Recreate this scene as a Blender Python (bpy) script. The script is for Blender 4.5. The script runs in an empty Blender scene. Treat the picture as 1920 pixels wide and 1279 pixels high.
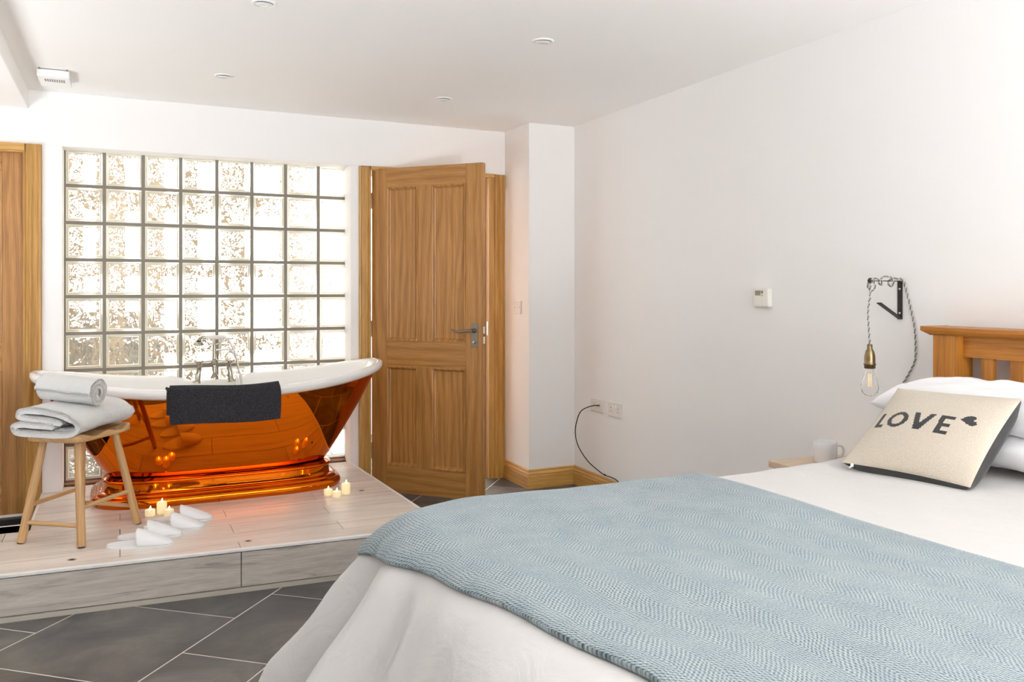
import bpy, math, random
from mathutils import Vector, Matrix, noise
random.seed(7)
PI = math.pi
sc = bpy.context.scene
COL = sc.collection

# ------------------------------------------------------------------ helpers
def V(*a): return Vector(a)
class MB:
    """collects geometry for ONE mesh object"""
    def __init__(s): s.v = []; s.f = []; s.m = []; s.sm = []
    def add(s, vs, fs, mi=0, smooth=False, M=None):
        o = len(s.v)
        for p in vs:
            p = Vector(p)
            s.v.append(M @ p if M else p)
        for f in fs:
            s.f.append([i + o for i in f]); s.m.append(mi); s.sm.append(smooth)
        return s
    def box(s, a, b, mi=0, M=None):
        x0, y0, z0 = a; x1, y1, z1 = b
        vs = [(x0,y0,z0),(x1,y0,z0),(x1,y1,z0),(x0,y1,z0),(x0,y0,z1),(x1,y0,z1),(x1,y1,z1),(x0,y1,z1)]
        return s.add(vs, [(0,3,2,1),(4,5,6,7),(0,1,5,4),(1,2,6,5),(2,3,7,6),(3,0,4,7)], mi, False, M)
    def prism(s, poly, z0, z1, mi=0, M=None, smooth=False):
        n = len(poly)
        vs = [(x, y, z0) for x, y in poly] + [(x, y, z1) for x, y in poly]
        s.add(vs, [tuple(range(n-1, -1, -1)), tuple(range(n, 2*n))] , mi, False, M)
        return s.add(vs, [(i, (i+1) % n, n+(i+1) % n, n+i) for i in range(n)], mi, smooth, M)
    def lathe(s, prof, n=32, mi=0, M=None, cap=True, smooth=True):
        vs = []; fs = []
        for r, z in prof:
            for i in range(n):
                a = 2*PI*i/n; vs.append((r*math.cos(a), r*math.sin(a), z))
        for j in range(len(prof)-1):
            for i in range(n):
                k = (i+1) % n
                fs.append((j*n+i, j*n+k, (j+1)*n+k, (j+1)*n+i))
        s.add(vs, fs, mi, smooth, M)
        if cap:
            for j, fl in ((0, True), (len(prof)-1, False)):
                if prof[j][0] > 1e-5:
                    ring = [vs[j*n+i] for i in range(n)]
                    s.add(ring, [tuple(range(n-1, -1, -1)) if fl else tuple(range(n))], mi, False, M)
        return s
    def tube(s, pts, r, n=12, mi=0, M=None, cap=True, smooth=True):
        pts = [Vector(p) for p in pts]
        R = r if isinstance(r, (list, tuple)) else [r]*len(pts)
        vs = []; fs = []; prev = None
        for i, p in enumerate(pts):
            t = (pts[min(i+1, len(pts)-1)] - pts[max(i-1, 0)]).normalized()
            if prev is None:
                u = t.orthogonal().normalized()
            else:
                u = (prev - t*prev.dot(t)).normalized()
            prev = u; w = t.cross(u)
            for k in range(n):
                a = 2*PI*k/n; vs.append(p + (u*math.cos(a) + w*math.sin(a))*R[i])
        for j in range(len(pts)-1):
            for k in range(n):
                l = (k+1) % n
                fs.append((j*n+k, j*n+l, (j+1)*n+l, (j+1)*n+k))
        s.add(vs, fs, mi, smooth, M)
        if cap:
            e = (len(pts)-1)*n
            s.add([vs[k] for k in range(n)], [tuple(range(n-1, -1, -1))], mi, False, M)
            s.add([vs[e+k] for k in range(n)], [tuple(range(n))], mi, False, M)
        return s
    def grid(s, nu, nv, fn, mi=0, smooth=True, closeu=False, mf=None):
        vs = [fn(i, j) for j in range(nv) for i in range(nu)]
        o = len(s.v); s.v += [Vector(p) for p in vs]
        for j in range(nv-1):
            for i in range(nu if closeu else nu-1):
                k = (i+1) % nu
                s.f.append([o+j*nu+i, o+j*nu+k, o+(j+1)*nu+k, o+(j+1)*nu+i])
                s.m.append(mf(i, j) if mf else mi); s.sm.append(smooth)
        return s
    def build(s, name, mats, parent=None, bevel=0, seg=2, subsurf=0, solid=0, weld=False, loc=None):
        me = bpy.data.meshes.new(name)
        me.from_pydata([tuple(p) for p in s.v], [], s.f)
        for m in (mats if isinstance(mats, (list, tuple)) else [mats]): me.materials.append(m)
        me.polygons.foreach_set('material_index', s.m)
        me.polygons.foreach_set('use_smooth', s.sm)
        me.update()
        o = bpy.data.objects.new(name, me); COL.objects.link(o)
        if loc is not None: o.location = loc
        if parent: o.parent = parent
        if weld: w = o.modifiers.new('w', 'WELD'); w.merge_threshold = 1e-4
        if solid: q = o.modifiers.new('s', 'SOLIDIFY'); q.thickness = solid; q.offset = -1
        if bevel:
            b = o.modifiers.new('b', 'BEVEL'); b.width = bevel; b.segments = seg; b.limit_method = 'ANGLE'; b.angle_limit = math.radians(40)
            b.harden_normals = False
        if subsurf: q = o.modifiers.new('ss', 'SUBSURF'); q.levels = subsurf; q.render_levels = subsurf
        return o

def thing(name, label, cat, loc=(0,0,0), rz=0, group=None):
    o = bpy.data.objects.new(name, None); COL.objects.link(o)
    o.location = loc; o.rotation_euler = (0, 0, rz)
    return tag(o, label, cat, group)
def tag(o, label, cat, group=None, kind=None):
    o['label'] = label; o['category'] = cat
    if group: o['group'] = group
    if kind: o['kind'] = kind
    return o
def struct(o, label=None, cat=None):
    o['kind'] = 'structure'
    if label: o['label'] = label
    if cat: o['category'] = cat
    return o
def empty_struct(name, loc=(0,0,0), rz=0, label=None, cat=None):
    o = bpy.data.objects.new(name, None); COL.objects.link(o); o.location = loc; o.rotation_euler = (0,0,rz)
    return struct(o, label, cat)
def copy_tree(o, parent=None):
    c = o.copy(); COL.objects.link(c); c.parent = parent
    for ch in [x for x in bpy.data.objects if x.parent == o]: copy_tree(ch, c)
    return c
def T(x, y, z): return Matrix.Translation((x, y, z))
def Rz(a): return Matrix.Rotation(a, 4, 'Z')
def Rx(a): return Matrix.Rotation(a, 4, 'X')
def Ry(a): return Matrix.Rotation(a, 4, 'Y')

# ------------------------------------------------------------------ materials
def mat(name, col=(.8,.8,.8), rough=.6, metal=0, **kw):
    m = bpy.data.materials.new(name); m.use_nodes = True
    b = m.node_tree.nodes['Principled BSDF']
    b.inputs['Base Color'].default_value = (*col, 1); b.inputs['Roughness'].default_value = rough
    b.inputs['Metallic'].default_value = metal
    for k, v in kw.items(): b.inputs[k.replace('_', ' ')].default_value = v
    return m
class NT:
    def __init__(s, m): s.m = m; s.t = m.node_tree; s.b = s.t.nodes['Principled BSDF']
    def n(s, typ, **kw):
        x = s.t.nodes.new(typ)
        for k, v in kw.items():
            if k.startswith('i_'):
                k = k[2:]; x.inputs[int(k) if k.isdigit() else k.replace('_', ' ')].default_value = v
            else: setattr(x, k, v)
        return x
    def l(s, a, ao, b, bi): s.t.links.new(a.outputs[ao], b.inputs[bi])
    def coords(s, scale=(1,1,1), kind='Object', rot=(0,0,0)):
        c = s.n('ShaderNodeTexCoord'); mp = s.n('ShaderNodeMapping')
        mp.inputs['Scale'].default_value = scale; mp.inputs['Rotation'].default_value = rot
        s.l(c, kind, mp, 'Vector'); return mp
    def noise(s, vec, scale, detail=4, rough=.55, dist=0):
        x = s.n('ShaderNodeTexNoise', i_Scale=scale, i_Detail=detail, i_Roughness=rough, i_Distortion=dist)
        s.l(vec, 0, x, 'Vector'); return x
    def ramp(s, src, stops, out='Fac'):
        r = s.n('ShaderNodeValToRGB'); e = r.color_ramp.elements
        e[0].position = stops[0][0]; e[0].color = (*stops[0][1], 1)
        e[1].position = stops[-1][0]; e[1].color = (*stops[-1][1], 1)
        for p, c in stops[1:-1]:
            q = e.new(p); q.color = (*c, 1)
        s.l(src, out, r, 'Fac'); return r
    def mix(s, a, ao, b, bo, fac=.5, facn=None, mode='MIX'):
        x = s.n('ShaderNodeMix', data_type='RGBA', blend_type=mode); x.inputs[0].default_value = fac
        if facn: s.l(facn[0], facn[1], x, 0)
        s.l(a, ao, x, 6); s.l(b, bo, x, 7); return x
    def bump(s, src, out, strength=.3, dist=.002):
        b = s.n('ShaderNodeBump', i_Strength=strength, i_Distance=dist)
        s.l(src, out, b, 'Height'); s.l(b, 'Normal', s.b, 'Normal'); return b

def plaster(name, col):
    m = mat(name, col, .75); t = NT(m)
    n = t.noise(t.coords(), 220, 3); t.bump(n, 'Fac', .06, .001)
    return m
def wood(name, dark, mid, light, axis='Z', scale=1.0, rough=.42, gs=1.0):
    """oak: grain runs along `axis`"""
    m = mat(name, mid, rough); t = NT(m)
    k = {'X': (.09,1,1), 'Y': (1,.09,1), 'Z': (1,1,.09)}[axis]
    mp = t.coords(tuple(a*scale for a in k))
    warp = t.noise(mp, 5.5*gs, 2, .5)
    add = t.n('ShaderNodeVectorMath', operation='MULTIPLY_ADD'); add.inputs[1].default_value = (.22,.22,.22)
    t.l(warp, 'Color', add, 0); t.l(mp, 0, add, 2)
    w = t.n('ShaderNodeTexWave', wave_type='RINGS', rings_direction=axis, i_Scale=7*gs, i_Distortion=5.0, i_Detail=3.0, i_Detail_Scale=1.6)
    t.l(add, 0, w, 'Vector')
    k2 = {'X': (.03,1,1), 'Y': (1,.03,1), 'Z': (1,1,.03)}[axis]
    mp2 = t.coords(tuple(a*scale for a in k2)); fine = t.noise(mp2, 190, 3, .6)
    big = t.noise(mp, 3, 2)
    r = t.ramp(w, [(0, tuple(a*.45+b*.55 for a,b in zip(dark,mid))), (.25, mid), (1, tuple(a*.5+b*.5 for a,b in zip(light,mid)))], 'Fac')
    r2 = t.ramp(fine, [(.38, (.58,.53,.46)), (.58, (1,1,1))])
    r3 = t.ramp(big, [(.3, (.85,.83,.8)), (.7, (1.0,1.0,1.0))])
    x = t.mix(r, 0, r2, 0, .55, mode='MULTIPLY'); y = t.mix(x, 2, r3, 0, .7, mode='MULTIPLY')
    t.l(y, 2, t.b, 'Base Color'); t.bump(fine, 'Fac', .12, .0006)
    return m

M = {}
M['wall'] = plaster('wall_paint', (.895,.882,.87))
M['ceil'] = plaster('ceiling_paint', (.90,.885,.865))
M['white_pl'] = mat('white_plastic', (.85,.85,.83), .3)
M['cream_pl'] = mat('cream_plastic', (.78,.75,.69), .35)
M['dark'] = mat('dark_gap', (.02,.018,.016), .6)
M['black'] = mat('black_metal', (.035,.03,.028), .45, .6)
M['rubber'] = mat('black_rubber', (.015,.012,.012), .4)
M['lcd'] = mat('lcd_screen', (.19,.2,.11), .25)
M['chrome'] = mat('chrome', (.40,.37,.31), .16, 1)
M['nickel'] = mat('satin_nickel', (.27,.24,.20), .42, 1)
M['steel'] = mat('steel', (.6,.58,.55), .3, 1)
M['brass'] = mat('aged_brass', (.24,.175,.095), .35, 1)
M['oakZ'] = wood('oak_vertical', (.27,.118,.028), (.39,.182,.047), (.51,.255,.075), 'Z')
M['oakX'] = wood('oak_horizontal', (.27,.118,.028), (.39,.182,.047), (.51,.255,.075), 'X')
M['trimZ'] = wood('pine_trim_vertical', (.34,.165,.032), (.47,.245,.055), (.55,.31,.08), 'Z')
M['trimX'] = wood('pine_trim_x', (.46,.235,.055), (.58,.325,.088), (.66,.39,.12), 'X')
M['trimY'] = wood('pine_trim_y', (.46,.235,.055), (.58,.325,.088), (.66,.39,.12), 'Y')
M['hbZ'] = wood('waxed_pine_vertical', (.30,.105,.010), (.43,.165,.018), (.50,.205,.026), 'Z')
M['hbY'] = wood('waxed_pine_y', (.28,.095,.009), (.40,.15,.016), (.48,.19,.024), 'Y')
M['stool'] = wood('beech', (.42,.24,.10), (.56,.34,.155), (.63,.40,.20), 'Y', rough=.45)
M['stoolZ'] = wood('beech_leg', (.44,.25,.10), (.56,.335,.15), (.62,.39,.19), 'Z', rough=.45)
M['pale_wood'] = wood('pale_wood', (.6,.44,.3), (.7,.55,.4), (.75,.6,.45), 'X')
M['sill'] = wood('sill_wood', (.36,.16,.08), (.5,.27,.16), (.56,.32,.2), 'X')
M['enamel'] = mat('white_enamel', (.86,.85,.83), .12, Coat_Weight=.5, Coat_Roughness=.05)
M['ceramic'] = mat('mug_ceramic', (.72,.71,.72), .2)

# copper
m = M['copper'] = mat('polished_copper', (.62,.13,.005), .035, 1)
t = NT(m); n = t.noise(t.coords(), 3.0, 2); t.bump(n, 'Fac', .05, .02)

# white fabric
def fabric(name, col, bscale=900, bstr=.12, rough=.85, wr=0, sheen=.2):
    m = mat(name, col, rough, Sheen_Weight=sheen); t = NT(m)
    n = t.noise(t.coords(), bscale, 2)
    if wr:
        n2 = t.noise(t.coords((1,1,1)), 7, 4, .55, 1.2)
        mx = t.n('ShaderNodeMath', operation='MULTIPLY_ADD'); mx.inputs[1].default_value = 25.0*wr
        t.l(n2, 'Fac', mx, 0); t.l(n, 'Fac', mx, 2); t.bump(mx, 0, bstr, .0009)
    else: t.bump(n, 'Fac', bstr, .001)
    return m
M['duvet'] = fabric('white_cotton', (.54,.52,.502), 700, .35, wr=.8)
M['pillow'] = fabric('white_pillow_cotton', (.84,.83,.84), 700, .3, wr=.4)
M['slip'] = fabric('white_towelling', (.84,.84,.85), 500, .25)
def terry(name, col, d=.004):
    m = mat(name, col, .95, Sheen_Weight=.35); t = NT(m)
    v = t.n('ShaderNodeTexVoronoi', i_Scale=330); mp = t.coords(); t.l(mp, 0, v, 'Vector')
    n_ = t.noise(mp, 150, 3, .7); q_ = t.n('ShaderNodeMath', operation='MULTIPLY_ADD'); q_.inputs[1].default_value = 1.6; t.l(n_, 'Fac', q_, 0); t.l(v, 'Distance', q_, 2)
    t.bump(q_, 0, .9, d); return m
M['towel'] = terry('white_terry', (.88,.87,.85), .005)
M['btowel'] = terry('black_terry', (.010,.009,.014), .004)
M['btowel'].node_tree.nodes['Principled BSDF'].inputs['Sheen Weight'].default_value = .02
t = NT(M['btowel']); mp = t.coords(); n = t.noise(mp, 170, 3, .8); r = t.ramp(n, [(.38, (.004,.004,.006)), (.66, (.040,.036,.045))]); t.l(r, 0, t.b, 'Base Color')

# knit cushion
def knit(name, col, col2):
    m = mat(name, col, .9, Sheen_Weight=.2); t = NT(m)
    mp = t.coords(); n = t.noise(mp, 260, 3); n2 = t.noise(mp, 45, 2)
    r = t.ramp(n, [(.35, col2), (.65, col)]); t.l(r, 0, t.b, 'Base Color')
    t.bump(n, 'Fac', .5, .0015); return m
M['knit'] = knit('cream_knit', (.54,.475,.39), (.46,.40,.32))
M['knitd'] = knit('charcoal_knit', (.022,.019,.019), (.012,.011,.011))

# herringbone wool
m = M['wool'] = mat('herringbone_wool', (.4,.5,.52), .95, Sheen_Weight=.6, Sheen_Roughness=.4, Sheen_Tint=(.88,.96,1,1)); t = NT(m)
mp = t.n('ShaderNodeUVMap'); sep = t.n('ShaderNodeSeparateXYZ')
wob = t.noise(mp, 9, 2); 
va = t.n('ShaderNodeVectorMath', operation='MULTIPLY_ADD'); va.inputs[1].default_value = (.03,.02,0)
t.l(wob, 'Color', va, 0); t.l(mp, 0, va, 2); t.l(va, 0, sep, 0)
pp = t.n('ShaderNodeMath', operation='PINGPONG'); pp.inputs[1].default_value = .056; t.l(sep, 'X', pp, 0)
ad = t.n('ShaderNodeMath', operation='MULTIPLY_ADD'); ad.inputs[1].default_value = .95; t.l(pp, 0, ad, 0); t.l(sep, 'Y', ad, 2)
ml = t.n('ShaderNodeMath', operation='MULTIPLY'); ml.inputs[1].default_value = 2*PI/.0088; t.l(ad, 0, ml, 0)
sn = t.n('ShaderNodeMath', operation='SINE'); t.l(ml, 0, sn, 0)
ml2 = t.n('ShaderNodeMath', operation='MULTIPLY'); ml2.inputs[1].default_value = 2*PI/.0062; t.l(sep, 'X', ml2, 0)
sn2 = t.n('ShaderNodeMath', operation='SINE'); t.l(ml2, 0, sn2, 0)
cm = t.n('ShaderNodeMath', operation='MULTIPLY_ADD'); cm.inputs[1].default_value = .9; t.l(sn2, 0, cm, 0); t.l(sn, 0, cm, 2)
fz = t.noise(mp, 300, 4, .75); fz2 = t.noise(mp, 14, 3, .6)
c2 = t.n('ShaderNodeMath', operation='MULTIPLY_ADD'); c2.inputs[1].default_value = 10.5; t.l(fz, 'Fac', c2, 0); t.l(cm, 0, c2, 2)
rg = t.n('ShaderNodeMapRange'); rg.inputs[1].default_value = 3.5; rg.inputs[2].default_value = 7.2; t.l(c2, 0, rg, 0)
r = t.ramp(rg, [(0, (.024,.035,.038)), (.42, (.15,.188,.193)), (1, (.37,.415,.418))], 0)
r2 = t.ramp(fz2, [(.35, (.72,.82,.92)), (.65, (1.12,1.1,1.08))])
x = t.mix(r, 0, r2, 0, .8, mode='MULTIPLY'); t.l(x, 2, t.b, 'Base Color'); t.bump(rg, 0, .55, .003)

# slate floor tile, platform planks (object coords) --------------------------------
def slate(name, k):
    m = mat(name, (.1,.1,.1), .38); t = NT(m); mp = t.coords()
    a = t.noise(mp, 3.0, 6, .62, .6); b = t.noise(mp, 28, 4, .6)
    r = t.ramp(a, [(.32, (.038*k,.037*k,.040*k)), (.5, (.072*k,.068*k,.065*k)), (.68, (.125*k,.116*k,.102*k))])
    r2 = t.ramp(b, [(.3, (.8,.8,.8)), (.7, (1.1,1.1,1.1))])
    x = t.mix(r, 0, r2, 0, .6, mode='MULTIPLY'); t.l(x, 2, t.b, 'Base Color')
    t.bump(a, 'Fac', .25, .006)
    rr = t.n('ShaderNodeMapRange'); rr.inputs[3].default_value = .28; rr.inputs[4].default_value = .5; t.l(b, 'Fac', rr, 0); t.l(rr, 0, t.b, 'Roughness')
    return m
M['slate0'] = slate('slate_tile', 1.15); M['slate1'] = slate('slate_tile_pale', 1.35); M['slate2'] = slate('slate_tile_deep', 1.0)
M['grout'] = mat('pale_grout', (.66,.62,.55), .8)
M['grout2'] = mat('plank_grout', (.24,.205,.17), .8)
def plank(name, k, axis='X'):
    m = mat(name, (.6,.5,.45), .27); t = NT(m)
    mp = t.coords((.07,1,1)); w = t.noise(mp, 14, 5, .65, 1.4)
    mp2 = t.coords((.04,1,1)); f = t.noise(mp2, 150, 3, .6)
    r = t.ramp(w, [(.3, (.58*k,.52*k,.455*k)), (.5, (.71*k,.65*k,.585*k)), (.7, (.78*k,.72*k,.65*k))])
    r2 = t.ramp(f, [(.35, (.86,.85,.84)), (.6, (1,1,1))])
    x = t.mix(r, 0, r2, 0, .6, mode='MULTIPLY'); t.l(x, 2, t.b, 'Base Color'); t.bump(f, 'Fac', .08, .0006)
    return m
M['plank0'] = plank('limed_plank', 1.0); M['plank1'] = plank('limed_plank_warm', 1.07); M['plank2'] = plank('limed_plank_grey', .93)
m = M['riser'] = mat('grey_riser_plank', (.4,.37,.34), .4); t = NT(m)
mp = t.coords((.08,1,1)); w = t.noise(mp, 22, 6, .7, 2.2); f = t.noise(t.coords((.05,1,1)), 130, 3)
r = t.ramp(w, [(.30, (.24,.205,.18)), (.42, (.44,.395,.355)), (.6, (.53,.48,.43)), (.75, (.60,.55,.49))]); r2 = t.ramp(f, [(.35, (.82,.82,.82)), (.6, (1,1,1))])
x = t.mix(r, 0, r2, 0, .6, mode='MULTIPLY'); t.l(x, 2, t.b, 'Base Color')

# glass
m = M['glass'] = bpy.data.materials.new('wavy_glass'); m.use_nodes = True
nt = m.node_tree; nt.nodes.clear(); t = NT.__new__(NT); t.m = m; t.t = nt
out = t.n('ShaderNodeOutputMaterial')
g = t.n('ShaderNodeBsdfRefraction', i_IOR=1.45, i_Roughness=0.0); g.inputs['Color'].default_value = (1,.985,.93,1)
tr = t.n('ShaderNodeBsdfTransparent'); tr.inputs['Color'].default_value = (1,.99,.95,1)
gl = t.n('ShaderNodeBsdfGlossy', i_Roughness=.04)
mp = t.coords(); a = t.noise(mp, 11, 1.2, .5, 1.8); b_ = t.noise(mp, 30, 1, .5, .8)
mx = t.n('ShaderNodeMath', operation='MULTIPLY_ADD'); mx.inputs[1].default_value = .35; t.l(b_, 'Fac', mx, 0); t.l(a, 'Fac', mx, 2)
bp = t.n('ShaderNodeBump', i_Strength=1.0, i_Distance=.024); t.l(mx, 0, bp, 'Height')
t.l(bp, 0, g, 'Normal'); t.l(bp, 0, gl, 'Normal')
m1 = t.n('ShaderNodeMixShader'); m1.inputs[0].default_value = .18; t.l(g, 0, m1, 1); t.l(tr, 0, m1, 2)
fr = t.n('ShaderNodeFresnel', i_IOR=1.4); t.l(bp, 0, fr, 'Normal')
m2 = t.n('ShaderNodeMixShader'); t.l(fr, 0, m2, 0); t.l(m1, 0, m2, 1); t.l(gl, 0, m2, 2); t.l(m2, 0, out, 0)
# block rim glass (clear thick edge, slightly green-yellow)
m = M['rimglass'] = mat('block_edge_glass', (.86,.84,.72), .15, Transmission_Weight=.25, IOR=1.3)
m = M['clear'] = mat('clear_glass', (1,1,1), .0, Transmission_Weight=1.0, IOR=1.12)
m = M['filament'] = mat('filament_tube', (.9,.75,.5), .3)
NT(m).b.inputs['Emission Color'].default_value = (1,.82,.55,1); NT(m).b.inputs['Emission Strength'].default_value = .12
m = M['flame'] = mat('led_flame', (1,.8,.45), .4); NT(m).b.inputs['Emission Color'].default_value = (1,.66,.26,1); NT(m).b.inputs['Emission Strength'].default_value = 7
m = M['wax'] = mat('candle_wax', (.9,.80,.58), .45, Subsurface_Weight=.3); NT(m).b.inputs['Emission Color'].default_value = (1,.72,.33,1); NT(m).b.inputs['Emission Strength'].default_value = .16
m = M['lamp'] = mat('downlight_glass', (.75,.73,.7), .25)

# ------------------------------------------------------------------ camera
HCAM = 1.245
cam = bpy.data.cameras.new('camera'); co = bpy.data.objects.new('camera', cam); COL.objects.link(co)
cam.sensor_width = 36; cam.sensor_fit = 'HORIZONTAL'; cam.lens = 1548/1920*36
cam.shift_y = -(639.5-542)/1920
co.location = (0, 0, HCAM); co.rotation_euler = (PI/2, 0, -math.radians(25.4)); cam.clip_start = .05
sc.camera = co

# ------------------------------------------------------------------ room shell
CZ = 2.285; XR = 2.63; XL = -3.0; YB = -2.4; YW = 4.96
# floor: slate tiles with grout, laid at 49.5 degrees
fl = MB(); fl.box((XL-.2, YB-.2, -.12), (XR+.35, 7.4, -.0012), 3)
A = (math.cos(math.radians(49.5)), math.sin(math.radians(49.5))); Nn = (A[1], -A[0])
edges = [-1.826 + k*.951 for k in range(-8, 9)]
g2 = .0036
for e in edges:
    for (n0, n1, off) in ((e-.617, e, 2.178), (e, e+.334, 2.435)):
        for k in range(-18, 16):
            a0 = off + k*.565; a1 = a0 + .565
            P = [(A[0]*a+Nn[0]*n_, A[1]*a+Nn[1]*n_) for a, n_ in ((a0+g2,n0+g2),(a1-g2,n0+g2),(a1-g2,n1-g2),(a0+g2,n1-g2))]
            cx = sum(p[0] for p in P)/4; cy = sum(p[1] for p in P)/4
            if XL-.35 < cx < XR+.42 and YB-.4 < cy < 7.2:
                area = sum(P[i][0]*P[(i+1)%4][1]-P[(i+1)%4][0]*P[i][1] for i in range(4))
                if area < 0: P = P[::-1]
                fl.prism(P, -.004, 0, random.choice((0,0,1,2)))
struct(fl.build('floor', [M['slate0'], M['slate1'], M['slate2'], M['grout']]))

w = MB(); w.box((XL-.2, YB-.2, CZ), (XR+.35, YW+.3, CZ+.15))
# holes for downlights are shallow, the fittings sit on the surface
struct(w.build('ceiling', M['ceil']))
# dropped ceiling box on the left
struct(MB().box((-1.9, YB, 2.184), (-.43, YW, CZ)).build('ceiling_drop', M['ceil'], bevel=.004))
# right wall
struct(MB().box((XR, YB-.2, 0), (XR+.2, 4.607, CZ)).build('wall_right', M['wall']))
# corner boxing between right wall and door wall
struct(MB().box((2.305, 4.607, 0), (XR+.2, YW+.25, CZ)).build('wall_corner', M['wall'], bevel=.004))
# door wall: header, pieces
w = MB()
w.box((XL, YW, 2.0), (2.305, YW+.26, CZ))              # header band
w.box((-.37, YW, 0), (-.275, YW+.26, 2.0))             # pier left of the glass
w.box((1.268, YW, 0), (1.325, YW+.26, 2.0))            # pier between glass and door
w.box((XL, YW, 0), (-1.32, YW+.26, 2.0))
struct(w.build('wall_back', M['wall'], bevel=.003))
# unseen left wall, darkened to cut bounce; closed wall behind the camera
w = MB()
w.box((XL-.2, YB-.2, 0), (XL, YW+.26, CZ))
M['dim'] = plaster('bounce_cut_paint', (.20,.17,.145))  # dark colour chosen to absorb light that would bounce onto the bed
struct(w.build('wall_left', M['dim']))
w = MB()
w.box((XL, YB-.2, 0), (XR, YB, CZ))
struct(w.build('wall_front', M['wall']))
# neither of these walls has an opening
# ------------------------------------------------------------------ glass block window
win = empty_struct('window_1', (0,0,0), label='tall wall of clear wavy glass blocks with grey joints behind the bath', cat='window')
gx0, gx1, gz1, gp, gpz = -.275, 1.299, 2.012, .1968, .2022
gx1 = gx0 + 8*gp
YG = 5.10
bl = MB(); rim = MB(); mo = MB(); J = .009
nrow = 9
for i in range(8):
    for j in range(nrow):
        x0 = gx0 + i*gp + J; x1 = gx0 + (i+1)*gp - J; z1 = gz1 - j*gpz - J; z0 = z1 - gpz + 2*J
        # wavy pane
        e = .017
        bl.add([(x0+e,YG+.010,z0+e),(x1-e,YG+.010,z0+e),(x1-e,YG+.010,z1-e),(x0+e,YG+.010,z1-e)], [(0,1,2,3)])
        # moulded rim: stepped frame of thick glass
        for (ea, eb, y) in ((.0076, .0090, .0035), (.0158, .0172, .0085)):
            o = [(x0+ea,YG+y,z0+ea),(x1-ea,YG+y,z0+ea),(x1-ea,YG+y,z1-ea),(x0+ea,YG+y,z1-ea)]
            q = [(x0+eb,YG+y,z0+eb),(x1-eb,YG+y,z0+eb),(x1-eb,YG+y,z1-eb),(x0+eb,YG+y,z1-eb)]
            rim.add(o+q, [(k,(k+1)%4,4+(k+1)%4,4+k) for k in range(4)], 1)
        for (ea, eb, y) in ((0, .0076, .004), (.0090, .0120, .0), (.012, .0158, .004)):
            o = [(x0+ea,YG+y,z0+ea),(x1-ea,YG+y,z0+ea),(x1-ea,YG+y,z1-ea),(x0+ea,YG+y,z1-ea)]
            q = [(x0+eb,YG+y+.006*(ea>.01)-.004*(ea<.01),z0+eb),(x1-eb,YG+y+.006*(ea>.01)-.004*(ea<.01),z0+eb),(x1-eb,YG+y+.006*(ea>.01)-.004*(ea<.01),z1-eb),(x0+eb,YG+y+.006*(ea>.01)-.004*(ea<.01),z1-eb)]
            rim.add(o+q, [(k,(k+1)%4,4+(k+1)%4,4+k) for k in range(4)])
bl.build('glass_panes', M['glass'], win)
M['groove'] = mat('groove_glass', (.30,.26,.17), .3)
rim.build('block_edges', [M['rimglass'], M['groove']], win)
for i in range(9):
    x = gx0 + i*gp; mo.box((x-J, YG+.002, gz1-nrow*gpz), (x+J, YG+.02, gz1))
for j in range(nrow+1):
    z = gz1 - j*gpz; mo.box((gx0-J, YG+.003, z-J), (gx1+J, YG+.019, z+J))
M['mortar'] = mat('grey_mortar', (.22,.195,.16), .85)
mo.build('mortar_joints', M['mortar'], win)
MB().box((gx0-.01, YG-.02, .178), (gx1+.01, YG+.04, gz1-nrow*gpz)).build('window_sill', M['sill'], win, bevel=.003)

# ------------------------------------------------------------------ platform
plat = empty_struct('floor_platform', label='raised bath platform tiled in pale limed wood-look planks with white edge', cat='platform')
PZ = .178
def fy(x): return 3.562 - .055*(x+.0)     # slightly skewed front edge
def fyb(x): return 3.575-.065*x
XP0, XP1 = -1.9, 1.335
core = MB()
poly = [(XP0, fyb(XP0)), (XP1, fyb(XP1)), (XP1-.0, YG+.0), (-.372, YG), (-.372, 4.33), (XP0, 4.33)]
inner = [(XP0, fyb(XP0)+.008), (XP1-.008, fyb(XP1)+.008), (XP1-.05, YG+.04), (-.368, YG+.04), (-.368, 4.326), (XP0, 4.326)]
core.prism(inner, 0, PZ-.004, 0)
core.build('platform_base', M['grout2'], plat)
pk = MB()
def clipx(y0, y1):
    return (XP0 if y1 < 4.33 else -.362, XP1-.012 - max(0, (y1-3.5))*.03)
ys = [3.50+.1405*k for k in range(0, 12)]
for k, y0 in enumerate(ys[:-1]):
    y1 = ys[k+1]
    if y0 < 4.33 < y1: segs = [(y0, 4.325, XP0), ]; segs2 = (4.325, y1)
    xa = XP0+.005 if y0 < 4.28 else -.36
    xb = XP1 - .012 - (y0-3.5)*.03
    off = .45 if k % 2 == 0 else .90
    x = off - .9*4
    while x < xb:
        p0 = max(x+.0015, xa); p1 = min(x+.9-.0015, xb)
        if p1 - p0 > .02:
            yy0 = y0+.0015; yy1 = min(y1-.0015, YG-.022)
            a0 = max(yy0, fyb(p0)+.006); a1 = max(yy0, fyb(p1)+.006)
            mi = random.choice((0,0,1,2))
            if y0 < 4.33 < y1 and p0 < -.37:
                pk.prism([(p0,yy0),(-.36,yy0),(-.36,4.318),(p0,4.318)], PZ-.004, PZ, mi)
                if p1 > -.36: pk.prism([(-.36,yy0),(p1,yy0),(p1,yy1),(-.36,yy1)], PZ-.004, PZ, mi)
            elif a0 < yy1-.01 or a1 < yy1-.01:
                pk.prism([(p0,min(a0,yy1-.003)),(p1,min(a1,yy1-.003)),(p1,yy1),(p0,yy1)], PZ-.004, PZ, mi)
        x += .9
pk.build('deck_planks', [M['plank0'], M['plank1'], M['plank2']], plat)
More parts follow.
